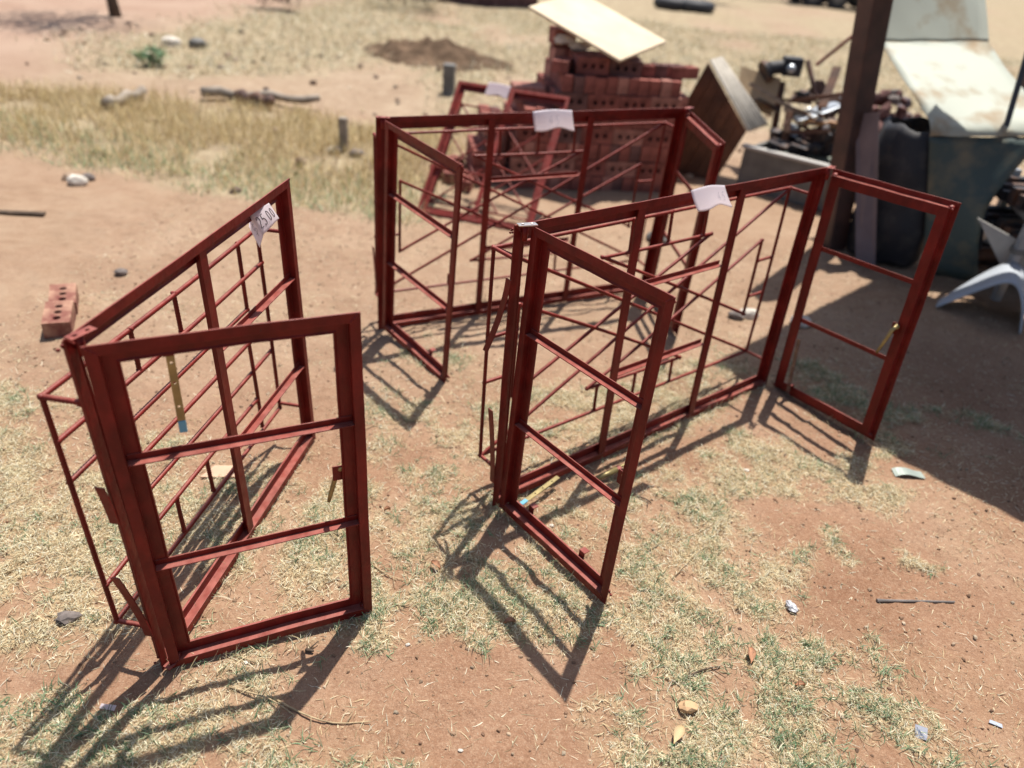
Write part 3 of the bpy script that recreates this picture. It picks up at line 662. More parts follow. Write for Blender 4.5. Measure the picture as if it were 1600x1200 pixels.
# two loose bricks end to end on the ground, left
b0, b1 = gnd(87, 504, .08), gnd(97, 458, .08); bd = (b1 - b0).normalized()
for lab, k_, tw in (('dusty red brick with three holes, the nearer of two end to end', .085, 0), ('dusty red brick with three holes, the farther of two end to end', .286, 3)):
    q = b0 + bd * k_; o = obj('brick', big, None); o.location = (q.x, q.y, hz(q.x, q.y) + .036); o.rotation_euler = (R(2), R(-2), math.atan2(bd.y, bd.x) + R(tw)); tag(o, lab, 'brick', 'two loose bricks at the left')
    b = o.modifiers.new('b', 'BEVEL'); b.width = .003; b.segments = 1; b.limit_method = 'ANGLE'
# the stack
stack = tag(empty('brick_stack', frame_of((-.34, 5.22, 0), (1.42, .27, 0), (0, 0, 1))), 'tall stack of red clay bricks with holes under a plywood board', 'brick stack')
def put(p, rot, r=None):
    me = BMS[RNG.choice(3, p=[.62, .24, .14])]; o = obj('brick', me, None, stack)
    o.matrix_basis = Matrix.Translation(V(p) + V([random.uniform(-.006, .006) for _ in range(3)]) * .8) @ rot @ Matrix.Rotation(R(random.uniform(-1.5, 1.5)), 4, 'Z')
STR = Matrix.Rotation(R(90), 4, 'X')                     # on edge, holes to the front
HEAD = Matrix.Rotation(R(90), 4, 'Z') @ Matrix.Rotation(R(90), 4, 'X')   # on edge, end to the front
def course(z, x0, x1, ydep, kind, yoff=0.):
    y = yoff
    if kind == 'S':
        n = int((x1 - x0) / .226)
        for i in range(n): put((x0 + .113 + i * .226, y + .037, z + .053), STR)
        n2 = int(ydep / .226)
        for j in range(n2):
            for xx in (x0 + .037, x1 - .037): put((xx, y + .08 + .113 + j * .226, z + .053), HEAD)
    else:
        n = int((x1 - x0) / .077)
        for i in range(n): put((x0 + .038 + i * .077, y + .111, z + .053), HEAD)
        for j in range(int((ydep - .22) / .226)):
            for xx in (x0 + .037, x1 - .037): put((xx, y + .222 + .113 + j * .226, z + .053), HEAD)
    # top layer seen where it steps back
Ws = 1.44
X0 = (.18, .20, .20, .22, .27, .46, .50)
for i in range(7):
    course(i * .111, X0[i], Ws if i < 6 else Ws - .02, .7, 'HS'[i % 2], 0 if i < 6 else .01)
for i in range(int(.92 / .077)):                          # bricks closing the top of the seventh course
    for j in (1, 2): put((.54 + i * .077, .12 + j * .226, 6 * .111 + .053), HEAD)
for i in range(3): put((.24 + i * .077, .30, 5 * .111 + .04), HEAD)
course(7 * .111, .60, 1.06, .45, 'S', .06)
for i in range(6): put((.64 + i * .077, .28, 7 * .111 + .053), HEAD)
course(8 * .111, .50, .66, .22, 'H', .40)
course(7 * .111, .50, .66, .22, 'H', .38)
for k, xx in enumerate((1.18, 1.27, 1.37)): put((xx, .16, 7 * .111 + .04), Matrix.Rotation(R(8 * k), 4, 'Z'))
put((.52, .15, 7 * .111 + .04), Matrix.Rotation(R(70), 4, 'Z'))
for i in range(4):                                        # lower step on the left side
    for k in range(3 - i // 2): put((.12 - .077 * k, .22, i * .111 + .053), HEAD); put((.12 - .077 * k, .46, i * .111 + .053), HEAD)
for i, (a, b) in enumerate(((-.16, .1), (-.24, .24), (-.2, .42), (-.12, -.02))): put((a, b, .04), Matrix.Rotation(R(25 * i), 4, 'Z'))
# plywood board across the top
bm = bmesh.new(); L_, F_, R_ = at(825, 14, 5.62), at(968, 98, 5.28), at(1040, 68, 5.82)
slab(bm, [F_, R_, L_ + (R_ - F_), L_], .018)
tag(obj('plywood_board', bm, PLY, bevel=.002), 'large pale plywood board lying tilted across the top of the brick stack', 'board')
bm = bmesh.new()
for i, (px, py, Y) in enumerate(((905, 72, 5.62), (880, 62, 5.6))): blob(bm, at(px, py, Y), .05, seed=i, sub=2, sq=(1.4, .7, .6))
obj('mortar_lump', bm, STONE, stack, m=stack.matrix_world.inverted())

# ------------------------------------------------------------------ shed: post and roof that shades the right side
shed = tag(empty('shed', loc=(1.98, 4.66, 0)), 'open shed with a dark brown square steel post leaning slightly', 'shed')
def wpart(name, bm, m_, parent, **k): return obj(name, bm, m_, parent, m=parent.matrix_world.inverted() if parent.matrix_world != Matrix() else None, **k)
bpy.context.view_layer.update()
bm = bmesh.new(); pb = V((1.98, 4.66, -.05)); pt = at(1368, 0, 4.60); pt = pb + (pt - pb) * (2.32 / (pt - pb).z)
ax = (pt - pb).normalized(); mm = frame_of(pb, ax, (.35, -.94, 0)); box(bm, (0, -.065, -.065), ((pt - pb).length, .065, .065), mm)
wpart('post', bm, POSTM, shed, bevel=.008)
P0 = V((1.19, 3.73, 2.22)); e1 = V((.70, .714, 0)); e2 = V((.715, -.70, 0))
for k in range(5):
    ln = (1.76, 1.92, 3.6, 3.6, 3.6)[k]; bm = bmesh.new(); nn = 26; rows = []  # unseen sheets; first two cut short to let sun onto the white flap
    for j in (0, 1): rows.append([bm.verts.new(P0 + e2 * (.70 * k + .715 * i / nn) + e1 * (ln * j) + V((0, 0, .012 * math.sin(i * 1.2) + .004 * k + .04 * j))) for i in range(nn + 1)])
    for i in range(nn): bm.faces.new((rows[0][i], rows[0][i + 1], rows[1][i + 1], rows[1][i]))
    rf = wpart('roof_sheet', bm, RUST, shed); sm_ = rf.modifiers.new('t', 'SOLIDIFY'); sm_.thickness = .002
for a, b in ((3.3, .1), (3.3, 3.4), (.1, 3.4)):
    bm = bmesh.new(); q = P0 + e2 * a + e1 * b; box(bm, (q.x - .05, q.y - .05, -.05), (q.x + .05, q.y + .05, 2.25)); wpart('post', bm, POSTM, shed)

# ------------------------------------------------------------------ scrap at the right
def smooth_poly(pts, k=4):
    pts = [V(p) for p in pts]; out = []
    for i in range(len(pts) - 1):
        p0, p1, p2, p3 = pts[max(i - 1, 0)], pts[i], pts[i + 1], pts[min(i + 2, len(pts) - 1)]
        for j in range(k):
            t = j / k; out.append(.5 * ((2 * p1) + (p2 - p0) * t + (2 * p0 - 5 * p1 + 4 * p2 - p3) * t * t + (3 * p1 - p0 - 3 * p2 + p3) * t ** 3))
    return out + [pts[-1]]
def ruled(name, left, right, m_, th=.004, k=4, nu=8, wob=.0):
    a, b = smooth_poly(left, k), smooth_poly(right, k); bm = bmesh.new()
    g = [[bm.verts.new(p.lerp(q, i / nu) + V((0, 0, wob * math.sin(i * 1.7 + j * .9)))) for i in range(nu + 1)] for j, (p, q) in enumerate(zip(a, b))]
    for j in range(len(g) - 1):
        for i in range(nu): bm.faces.new((g[j][i], g[j][i + 1], g[j + 1][i + 1], g[j + 1][i]))
    o = obj(name, bm, m_, smooth=True); s = o.modifiers.new('t', 'SOLIDIFY'); s.thickness = th; return o
base = gnd(1440, 425); vb = V((base.x, base.y))
L1 = at(1455, 188, base.y + .02); L1b = at(1452, 205, base.y)
sh = tag(empty('metal_sheet', loc=tuple(base)), 'big bent white metal panel with rust stains beside the brown post', 'metal sheet')
bpy.context.view_layer.update()
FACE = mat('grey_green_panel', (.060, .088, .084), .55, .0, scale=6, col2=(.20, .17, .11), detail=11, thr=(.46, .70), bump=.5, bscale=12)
R1 = at(1632, 190, 4.42)
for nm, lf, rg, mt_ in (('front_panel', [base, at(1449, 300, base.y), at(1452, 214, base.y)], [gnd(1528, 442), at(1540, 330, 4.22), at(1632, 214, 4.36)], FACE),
    ('top_flap', [at(1452, 213, base.y), at(1454, 200, base.y + .015), at(1448, 182, base.y + .10), at(1428, 150, 4.58), at(1404, 112, 4.82), at(1380, 76, 5.05), at(1374, 67, 5.10)], [at(1632, 213, 4.36), at(1634, 202, 4.38), at(1628, 184, 4.46), at(1612, 158, 4.68), at(1580, 118, 4.92), at(1550, 76, 5.2), at(1545, 66, 5.25)], WSHEET),
    ('back_panel', [at(1374, 66, 5.112), at(1377, 20, 5.2), at(1380, -40, 5.3)], [at(1545, 65, 5.262), at(1541, 20, 5.36), at(1537, -40, 5.5)], WSHEET)):
    o = ruled(nm, lf, rg, mt_, k=5, nu=10, wob=.003); o.parent = sh; o.matrix_parent_inverse = sh.matrix_world.inverted()
# dark barrel and mauve board in front of it
bt = gnd(1398, 420); brl = tag(empty('barrel', loc=(bt.x + .0, bt.y + .24, 0)), 'dark plastic barrel in the shade left of the bent white sheet', 'barrel')
bm = bmesh.new(); prof = [(.0, .0), (.20, .0), (.225, .03), (.235, .2), (.242, .24), (.235, .28), (.235, .52), (.242, .56), (.235, .6), (.225, .76), (.205, .80), (.19, .80), (.185, .70), (.0, .68)]
rings = [[bm.verts.new((r_ * (1 + .05 * math.sin(k * .9 + z * 5) + .03 * math.sin(k * 2.1 - z * 11)) * math.cos(2 * math.pi * k / 28), r_ * (1 + .05 * math.sin(k * .9 + z * 5) + .03 * math.sin(k * 2.1 - z * 11)) * math.sin(2 * math.pi * k / 28), z + .012 * math.sin(k * 1.3))) for k in range(28)] for r_, z in prof[1:-1]]
for a, b in zip(rings, rings[1:]):
    for k in range(28): bm.faces.new((a[k], a[(k + 1) % 28], b[(k + 1) % 28], b[k]))
bm.faces.new(rings[0][::-1]); bm.faces.new(rings[-1]); obj('body', bm, DARKP, brl, smooth=True)
bm = bmesh.new(); slab(bm, [gnd(1337, 412), gnd(1368, 420), at(1374, 175, 4.5), at(1338, 178, 4.62)], .014)
tag(obj('board', bm, MAUVE), 'narrow grey mauve board standing against the dark barrel', 'board')
# broken bricks heaped behind the barrel
heap = tag(empty('rubble_heap', loc=(2.72, 6.2, 0)), 'heap of broken brick and stone behind the dark barrel', 'rubble heap')
for i in range(130):
    a = random.uniform(0, 6.28); rr = random.random() ** .6 * .75; z = .72 * (1 - rr / .75) ** .8 + .02
    bm = bmesh.new(); blob(bm, (0, 0, 0), random.uniform(.04, .085), seed=i, sub=1, sq=(1, .8, .6)); q = obj('rubble_piece', bm, random.choice((BRICKD, STONED, MAUVE, BRICKD)), heap)
    q.location = (rr * math.cos(a) * 1.05, rr * math.sin(a) * .8, z); q.rotation_euler = (random.random() * 3, random.random() * 3, 0)
for zz in (.1, .25, .4):
    bm = bmesh.new(); blob(bm, (0, 0, zz), .66 - zz * .8, seed=int(zz * 90), sub=2, sq=(1.05, .85, .5)); obj('rubble_core', bm, BRICKD, heap)
# pipes under the shed
for i, (dx, dz) in enumerate(((0, .045), (.10, .045), (.2, .045), (.05, .125), (.15, .125))):
    bm = bmesh.new(); p0 = V((2.68 + dx * .4, 4.30 + dx * 1.4, dz + .012)); p1 = p0 + V((1.2, .25, 0)); N_ = 16
    for rr, cap in ((.042, 0), (.035, 0)): tube(bm, [p0, p1], rr, N_, cap=False)
    o = obj('steel_pipe', bm, RUST if i % 2 else DARKS, smooth=True); tag(o, ('dark steel pipe in the low pile under the shed, ' + ('nearest on the bottom', 'second on the bottom', 'farthest on the bottom', 'nearer on top', 'farther on top')[i]), 'pipe', 'pipes piled under the shed')
# rack of bars
rack = tag(empty('bar_rack', loc=(2.72, 4.02, 0)), 'blue grey steel rack holding dark bars under the shed', 'rack')
for dx, dy in ((0, 0), (.9, .15), (0.12, .5), (1.0, .65)):
    bm = bmesh.new(); box(bm, (dx - .02, dy - .02, 0), (dx + .02, dy + .02, .62)); obj('upright', bm, GALV, rack)
for z in (.28, .46):
    bm = bmesh.new(); slab(bm, [(-.03, -.03, z), (.93, .12, z), (1.04, .69, z), (.08, .54, z)], .03); obj('shelf', bm, CONC, rack)
    for k in range(6):
        bm = bmesh.new(); y0 = .04 + k * .075; box(bm, (.0, y0, z + .032), (.95, y0 + .05, z + .085 + .02 * (k % 3)), Matrix.Rotation(R(8), 4, 'Z')); obj('steel_bar', bm, DARKS, rack)
# blue thin post in front of the sheet
bm = bmesh.new(); tube(bm, [gnd(1522, 430), at(1545, 290, 4.35), at(1602, 95, 4.45), at(1640, -30, 4.5)], .016, 8)
tag(obj('thin_pole', bm, mat('dark_blue_paint', (.03, .045, .07), .5), smooth=True), 'thin dark blue pole leaning in front of the bent white sheet', 'pole')
# pale grey plate and curled white sheet at the right edge
bm = bmesh.new(); slab(bm, [at(1569, 425, 4.1), at(1640, 445, 4.0), at(1640, 402, 4.0), at(1528, 340, 4.15)], .008)
tag(obj('board', bm, GREYP), 'pale grey angular board lying over the pipes at the shed edge', 'board')
c0 = gnd(1462, 478, .01); c1 = at(1520, 455, c0.y - .05); c2 = at(1568, 440, c0.y - .12); c3 = at(1592, 448, c0.y - .16); c4 = gnd(1596, 522, .005)
dv = V((.18, .30, 0))
o = ruled('curled_sheet', [c0, c1, c2, c3, at(1600, 480, c4.y + .02), c4], [c0 + dv * .25, c1 + dv * .8, c2 + dv, c3 + dv, at(1600, 480, c4.y + .02) + dv, c4 + dv], WHITEP, th=.012, k=5)
tag(o, 'white plastic sheet curled into an arch on the shaded ground', 'plastic sheet')
# scrap trough with scrap in it
ta, tb = gnd(1148, 292), gnd(1300, 335); tx = (tb - ta).normalized(); tl = (tb - ta).length
trg = tag(empty('scrap_trough', frame_of(ta, tx, (0, 0, 1))), 'long low grey trough full of scrap behind the middle window', 'trough')
for nm, lo, hi in (('front_wall', (0, 0, 0), (tl, .035, .30)), ('back_wall', (0, .62, 0), (tl, .655, .30)), ('end_wall', (0, .036, 0), (.035, .619, .298)), ('end_wall', (tl - .035, .036, 0), (tl, .619, .298)), ('floor_plate', (.036, .036, .05), (tl - .036, .619, .16))):
    bm = bmesh.new(); box(bm, lo, hi); obj(nm, bm, CONC, trg, bevel=.006)
bm = bmesh.new(); box(bm, (-.02, -.02, .302), (tl + .02, .05, .325)); obj('rim', bm, GREYP, trg, bevel=.006)
def plank(label, a, b, wd, th, m_, name='timber_offcut', group=None):
    a, b = V(a), V(b); bm = bmesh.new(); mm = frame_of(a, b - a, (0, 0, 1)); box(bm, (0, -wd / 2, -th / 2), ((b - a).length, wd / 2, th / 2), mm)
    return tag(obj(name, bm, m_, bevel=.003), label, 'scrap', group)
SG = 'scrap pieces heaped in the grey trough'
plank('long pale timber lying across the scrap trough', at(1228, 168, 6.2), at(1330, 212, 5.7), .06, .045, GREYW, group=SG)
plank('brown timber propped steeply in the scrap trough', at(1222, 250, 5.9), at(1233, 175, 6.1), .05, .045, PLANK, group=SG)
plank('short red brown angle iron in the scrap trough', at(1262, 95, 6.6), at(1275, 150, 6.4), .03, .03, RUST, group=SG)
plank('thin pink red rod slanting up from the scrap toward the post', at(1275, 102, 6.5), at(1345, 46, 6.5), .022, .022, RED, 'steel_rod', SG)
plank('orange brown plank end low in the scrap trough', at(1265, 190, 6.0), at(1310, 196, 5.8), .14, .03, mat('orange_timber', (.34, .17, .06), .8, var=.3), group=SG)
o = ruled('sheet_strip', [at(1240, 182, 6.1), at(1280, 165, 6.2), at(1325, 148, 6.3)], [at(1245, 190, 5.9), at(1287, 178, 6.0), at(1330, 160, 6.1)], GALV); tag(o, 'bright galvanised sheet strip bent on the scrap', 'scrap', SG)
o = ruled('sheet_strip', [at(1220, 255, 5.7), at(1255, 262, 5.6), at(1300, 275, 5.5)], [at(1225, 225, 6.0), at(1262, 235, 5.9), at(1306, 250, 5.8)], mat('green_grey_sheet', (.13, .15, .12), .6, var=.3), k=4, wob=.01); tag(o, 'dull green grey sheet strip in the trough', 'scrap', SG)
for i, (px, py, Y, r_) in enumerate(((1255, 150, 6.4, .075), (1278, 140, 6.5, .06), (1295, 165, 6.5, .09), (1240, 205, 6.1, .07), (1285, 215, 5.9, .08), (1310, 235, 5.7, .07), (1265, 230, 5.9, .06), (1232, 235, 5.9, .06))):
    bm = bmesh.new(); q = at(px, py, Y); mm = Matrix.Translation(q) @ Matrix.Rotation(i * 1.1, 4, 'X') @ Matrix.Rotation(i * .7, 4, 'Z')
    box(bm, (-r_, -r_ * .7, -r_ * .4), (r_, r_ * .7, r_ * .4), mm, jit=.018); box(bm, (-r_ * .3, -r_, -r_ * .2), (r_ * .3, r_ * 1.1, r_ * .55), mm, jit=.012)
    tag(obj('scrap_part', bm, (DARKS, RUST, DARKS, GALV, RUST, DARKS, GREYW, RUST)[i], bevel=.004), 'crumpled ' + ('dark', 'rusty', 'large dark', 'galvanised', 'rusty brown', 'small black', 'pale wooden', 'low rusty')[i] + ' scrap part in the heap by the trough', 'scrap', SG)
bm = bmesh.new()
for k in range(26): blob(bm, at(random.uniform(1200, 1330), random.uniform(205, 262), random.uniform(5.7, 6.2)), random.uniform(.03, .07), seed=k, sub=1)
tag(obj('scrap_bits', bm, DARKS), kind='stuff')
sp = tag(empty('scrap_heap', loc=tuple(at(1262, 200, 6.0))), 'tangle of rusty rods, timber offcuts and dark sheet in the trough', 'scrap heap')
bpy.context.view_layer.update()
for k in range(26):
    a = at(random.uniform(1205, 1320), random.uniform(150, 240), random.uniform(5.7, 6.4)); d = V((random.uniform(-1, 1), random.uniform(-.7, .7), random.uniform(-.35, .35))).normalized() * random.uniform(.12, .42); bm = bmesh.new()
    if k % 3 == 0: tube(bm, [a, a + d * .5 + V((0, 0, .02)), a + d], .009, 6); wpart('rod', bm, RUST, sp)
    elif k % 3 == 1: box(bm, (0, -.03, -.012), (d.length, .03, .012), frame_of(a, d, (0, .2, 1)), jit=.004); wpart('timber_offcut', bm, (GREYW, PLANK)[k % 2], sp)
    else: box(bm, (0, -.06, -.002), (d.length * .6, .06, .002), frame_of(a, d, (.3, .2, 1)), jit=.02); wpart('sheet_piece', bm, DARKS, sp)
def ring(bm, c, r, t, tilt, N=24, M=7):
    mm = Matrix.Translation(c) @ tilt
    g = [[bm.verts.new(mm @ V(((r + t * math.cos(6.2832 * j / M)) * math.cos(6.2832 * k / N), (r + t * math.cos(6.2832 * j / M)) * math.sin(6.2832 * k / N), t * math.sin(6.2832 * j / M)))) for j in range(M)] for k in range(N)]
    for k in range(N):
        for j in range(M): bm.faces.new((g[k][j], g[(k + 1) % N][j], g[(k + 1) % N][(j + 1) % M], g[k][(j + 1) % M]))
bm = bmesh.new()
for k in range(5): ring(bm, at(1302, 178, 6.05) + V((0, .012 * k, .006 * k)), .10 + .008 * math.sin(k * 2), .007, Matrix.Rotation(R(62 + 4 * k), 4, 'X'))
tag(obj('wire_coil', bm, RUST, smooth=True), 'coil of rusty wire standing in the scrap by the post', 'wire coil', SG)
wr = tag(empty('wheel_rim', loc=tuple(at(1262, 176, 6.25))), 'rusty spoked wheel rim lying in the scrap heap', 'wheel', SG); bpy.context.view_layer.update(); wc = at(1262, 176, 6.25); tl_ = Matrix.Rotation(R(35), 4, 'X') @ Matrix.Rotation(R(15), 4, 'Y')
bm = bmesh.new(); ring(bm, wc, .17, .012, tl_); wpart('rim', bm, RUST, wr, smooth=True)
bm = bmesh.new()
for k in range(10): tube(bm, [wc, wc + tl_ @ V((.168 * math.cos(k * .628), .168 * math.sin(k * .628), 0))], .003, 4)
wpart('spokes', bm, GALV, wr)
tn = at(1318, 214, 5.72); bm = bmesh.new(); tube(bm, [tn, tn + V((.05, .02, .10))], .05, 18); tag(obj('tin_can', bm, GALV, smooth=False, bevel=.004), 'dented bright tin can at the right of the scrap heap', 'can', SG)
# bulb-like bright cap
bm = bmesh.new(); blob(bm, at(1291, 200, 5.75), .026, sub=3, amp=.02); tag(obj('cream_ball', bm, STONE, smooth=True), 'small round cream cap shining in the scrap heap', 'scrap', SG)
# stand grinder
gs = tag(empty('bench_grinder', loc=tuple(gnd(1200, 262))), 'dark bench grinder on a brown steel pedestal behind the trough', 'grinder')
bpy.context.view_layer.update()
gb = gnd(1200, 262); gt = at(1222, 128, gb.y + .05)
bm = bmesh.new(); tube(bm, [gb, gt], .028, 10); wpart('pedestal', bm, RUST, gs, smooth=True)
bm = bmesh.new(); c = at(1213, 108, gt.y); tube(bm, [c + V((-.10, -.02, -.03)), c + V((-.072, -.012, -.015))], .088, 22); wpart('grinding_wheel', bm, DARKS, gs)
bm = bmesh.new(); tube(bm, [c + V((-.07, -.01, .0)), c + V((.12, .04, .03))], .052, 18); wpart('motor', bm, DARKP, gs, bevel=.01)
bm = bmesh.new(); c2 = at(1238, 105, gt.y - .02); box(bm, (c2.x - .07, c2.y - .02, c2.z - .07), (c2.x + .08, c2.y + .1, c2.z + .07)); wpart('guard', bm, DARKP, gs, bevel=.012)
bm = bmesh.new(); blob(bm, at(1236, 107, gt.y - .06), .035, sub=2, amp=.05); wpart('label_disc', bm, GALV, gs)
# leaning plank door
pa, pr_, pd = at(1106, 98, 6.0), at(1166, 206, 5.86), at(1050, 256, 6.02)
ex = (pr_ - pa); ez = (pd - pa); ez = ez - ex.normalized() * ez.dot(ex.normalized()) * .35
door = tag(empty('plank_door', loc=tuple(pa)), 'brown plank door leaning on its corner beside the brick stack', 'door')
bpy.context.view_layer.update()
nrm = ex.cross(ez).normalized()
if nrm.dot(CAMP - pa) < 0: nrm = -nrm
for i in range(6):
    bm = bmesh.new(); a = pa + ex * (i / 6 + .0022); b = pa + ex * ((i + 1) / 6 - .0022); z_ = nrm * random.uniform(-.003, .003)
    slab(bm, [a + z_, b + z_, b + ez + z_, a + ez + z_] if ((b - a).cross(ez)).dot(nrm) < 0 else [a + z_, a + ez + z_, b + ez + z_, b + z_], .02); wpart('plank', bm, PLANK, door, bevel=.003)
bm = bmesh.new(); slab(bm, [pa - nrm * .030, pa + ez - nrm * .030, pa + ex + ez - nrm * .030, pa + ex - nrm * .030], .006); wpart('backing_board', bm, PLANK, door)
for t in (.15, .8):
    bm = bmesh.new(); slab(bm, [pa + ez * t - nrm * .06, pa + ex + ez * t - nrm * .06, pa + ex + ez * (t + .1) - nrm * .06, pa + ez * (t + .1) - nrm * .06], .022); wpart('ledge', bm, GREYW, door)
# corrugated sheet behind the door and a ply offcut
bm = bmesh.new(); qa, qb, qc = at(1110, 96, 6.3), at(1168, 206, 5.90), at(1200, 194, 6.1); n_ = 40
ga = [[bm.verts.new(qa.lerp(qa + (qc - qb) * .55, i / n_).lerp(qb.lerp(qc, i / n_), j) + V((0, 0, .014 * math.sin(i * 1.1)))) for i in range(n_ + 1)] for j in (0, 1)]
for i in range(n_): bm.faces.new((ga[0][i], ga[0][i + 1], ga[1][i + 1], ga[1][i]))
o = obj('corrugated_sheet', bm, mat('pale_fibre_cement', (.46, .42, .36), .9, var=.2, scale=8), smooth=True); s_ = o.modifiers.new('t', 'SOLIDIFY'); s_.thickness = .008
tag(o, 'pale corrugated sheet resting on the edge of the plank door', 'roof sheet')
bm = bmesh.new(); slab(bm, [at(1150, 156, 6.5), at(1206, 184, 6.35), at(1220, 124, 6.5), at(1158, 104, 6.65)], .016)
tag(obj('plywood_board', bm, mat('tan_plywood', (.42, .29, .16), .75, var=.15, scale=6), bevel=.002), 'tan plywood offcut standing behind the corrugated sheet', 'board')

# ------------------------------------------------------------------ far yard
hc = gnd(672, 92); hx = np.linspace(-1.15, 1.15, 90); hy = np.linspace(-.75, .75, 50); HX, HY = np.meshgrid(hx, hy)
hr = np.sqrt((HX / 1.1) ** 2 + (HY / .7) ** 2); hh = np.clip(1 - hr + (fbm(HX * 3 + 9, HY * 3, 91) - .5) * .7, 0, 1) ** .8 * .24 * (.5 + 1.0 * fbm(HX * 9, HY * 9, 92)) - .01
hm = grid_mesh('soil_heap', HX, HY, hh + .05 * (fbm(HX * 22, HY * 22, 93) - .5) * (hh > 0), {}); hm.materials.append(DIRT)
o = obj('soil_heap', hm, None); o.location = (hc.x, hc.y, hz(hc.x, hc.y) - .01); o.rotation_euler = (0, 0, R(-12)); tag(o, 'low dark brown heap of dug soil in the dry field', 'soil heap')
def log(label, a, b, r_, m_):
    a, b = V(a), V(b); bm = bmesh.new(); pts = [a.lerp(b, i / 7) + V((0, 0, .02 * math.sin(i * 2))) for i in range(8)]; tube(bm, pts, [r_ * (1 - .04 * i + .08 * math.sin(i * 2.3)) for i in range(8)], 9)
    tag(obj('log', bm, m_, smooth=True), label, 'log', 'logs lying in the dry field')
log('long thin grey log lying in the dry field', gnd(315, 144, .08), gnd(500, 156, .06), .045, GREYW)
log('short dark log crossing the long grey one', gnd(372, 152, .06), gnd(425, 158, .08), .06, RUST)
log('upright rusty stub beside the long grey log', gnd(414, 160, .02), at(416, 140, gnd(414, 160).y), .035, RUST)
log('dark weathered stump log left of the long grey log', gnd(165, 164, .04), gnd(225, 142, .07), .05, GREYW)
def stake(label, px, py, h, r_, m_):
    g_ = gnd(px, py); bm = bmesh.new(); box(bm, (-r_, -r_, -.05), (r_, r_, h)); o = obj('stake', bm, m_, bevel=.004); o.location = g_; tag(o, label, 'stake', 'stakes in the field')
stake('short grey stake at the right end of the tall grass', 538, 238, .26, .03, GREYW)
stake('dark blue grey stake behind the leaning window', 701, 148, .30, .06, CONC)
for i, (px, py, r_, m_, lab) in enumerate(((122, 287, .055, STONE, 'white stone at the left foot of the tall grass'), (138, 280, .04, STONED, 'dark stone touching the white stone by the tall grass'), (523, 240, .05, STONE, 'small white stone beside the grey stake'), (556, 246, .05, STONED, 'small dark stone right of the grey stake'),
    (190, 430, .028, STONED, 'dull grey stone on the bare soil behind the loose bricks'), (1250, 505, .05, STONE, 'pale stone on the sunlit soil near the post'), (1170, 492, .045, STONE, 'white stone behind the middle window'), (1150, 495, .035, STONED, 'black stone beside the white one behind the middle window'), (1027, 375, .06, CONC, 'grey lump of concrete seen through the middle window'),
    (268, 68, .10, STONE, 'pale rubble lump beyond the green bush'), (310, 70, .10, CONC, 'grey rubble lump beyond the green bush'))):
    g_ = gnd(px, py); bm = bmesh.new(); blob(bm, (0, 0, r_ * .4), r_, seed=i + 5, sub=2, sq=(1.2, .9, .65), amp=.13); o = obj('stone', bm, m_); o.location = (g_.x, g_.y, hz(g_.x, g_.y)); tag(o, lab, 'stone', 'stones and lumps lying about')
plank('thin grey plank lying at the left edge on bare soil', gnd(-10, 331, .01), gnd(70, 334, .01), .04, .014, BARK)
# bushes and far things
def bush(label, px, py, r_, hgt, n, pal, name='bush', z0=0.):
    g_ = gnd(px, py); u = RNG.normal(0, 1, (n, 3)); u /= np.linalg.norm(u, axis=1)[:, None]; rr = RNG.uniform(.3, 1, n) ** .6
    P = u * rr[:, None] * np.array([r_, r_, hgt / 2]) * (1 + .3 * np.sin(u[:, :1] * 5 + u[:, 1:2] * 4)) + np.array([g_.x, g_.y, z0 + hgt * .5])
    o = blades(name, P[:, 0], P[:, 1], RNG.uniform(.05, .11, n), RNG.uniform(.02, .045, n), RNG.uniform(-.6, 1.2, n), RNG.uniform(-.8, .4, n), pick(pal, n, .6, 1.3), P[:, 2], K=3)
    del o['kind']; return tag(o, label, 'bush')
DG = np.array([[.07,.12,.04],[.10,.15,.06],[.05,.09,.03]])
bush('small round green bush in the pale dry field', 240, 100, .16, .16, 260, np.concatenate([GREEN * 1.1, STRAW[:2] * .7]))
bush('wide dark bush at the far edge of the field', 1100, 4, 1.0, 1.3, 1500, DG * .6)
bush('dark bush beyond the scrap at the far right', 1215, 2, .9, 1.2, 1200, DG * .7)
bush('dry brown bush at the far edge left of the board', 640, 14, .8, .5, 900, STRAW * .5)
bush('low dry bush on the far field edge', 440, 12, .45, .6, 700, np.array([[.16,.11,.08],[.22,.16,.1]]))
tr = tag(empty('tree', loc=tuple(gnd(182, 27))), 'thin crooked tree whose trunk shows at the top left edge', 'tree')
bm = bmesh.new(); tube(bm, [(0, 0, -.1), (-.03, 0, .3), (-.12, .02, .8), (-.02, 0, 1.6), (.05, .05, 2.6)], [.09, .07, .06, .05, .035], 8); obj('trunk', bm, BARK, tr, smooth=True)
for k in range(5):
    bm = bmesh.new(); a = k * 1.3; tube(bm, [(.0, 0, 1.7 + k * .18), (.5 * math.cos(a), .5 * math.sin(a), 2.3 + k * .2), (.9 * math.cos(a), .9 * math.sin(a), 2.6 + k * .25)], [.03, .02, .008], 6); obj('limb', bm, BARK, tr, smooth=True)
n = 1800; u = RNG.normal(0, .55, (n, 3)) * np.array([1, 1, .55]) + np.array([0, 0, 2.9]); g_ = gnd(182, 27)
cr = blades('crown', u[:, 0] + g_.x, u[:, 1] + g_.y, RNG.uniform(.06, .12, n), RNG.uniform(.02, .05, n), RNG.uniform(-.6, 1., n), RNG.uniform(-.8, .4, n), pick(DG, n), u[:, 2], K=3)
del cr['kind']; cr.parent = tr; bpy.context.view_layer.update(); cr.matrix_parent_inverse = tr.matrix_world.inverted()
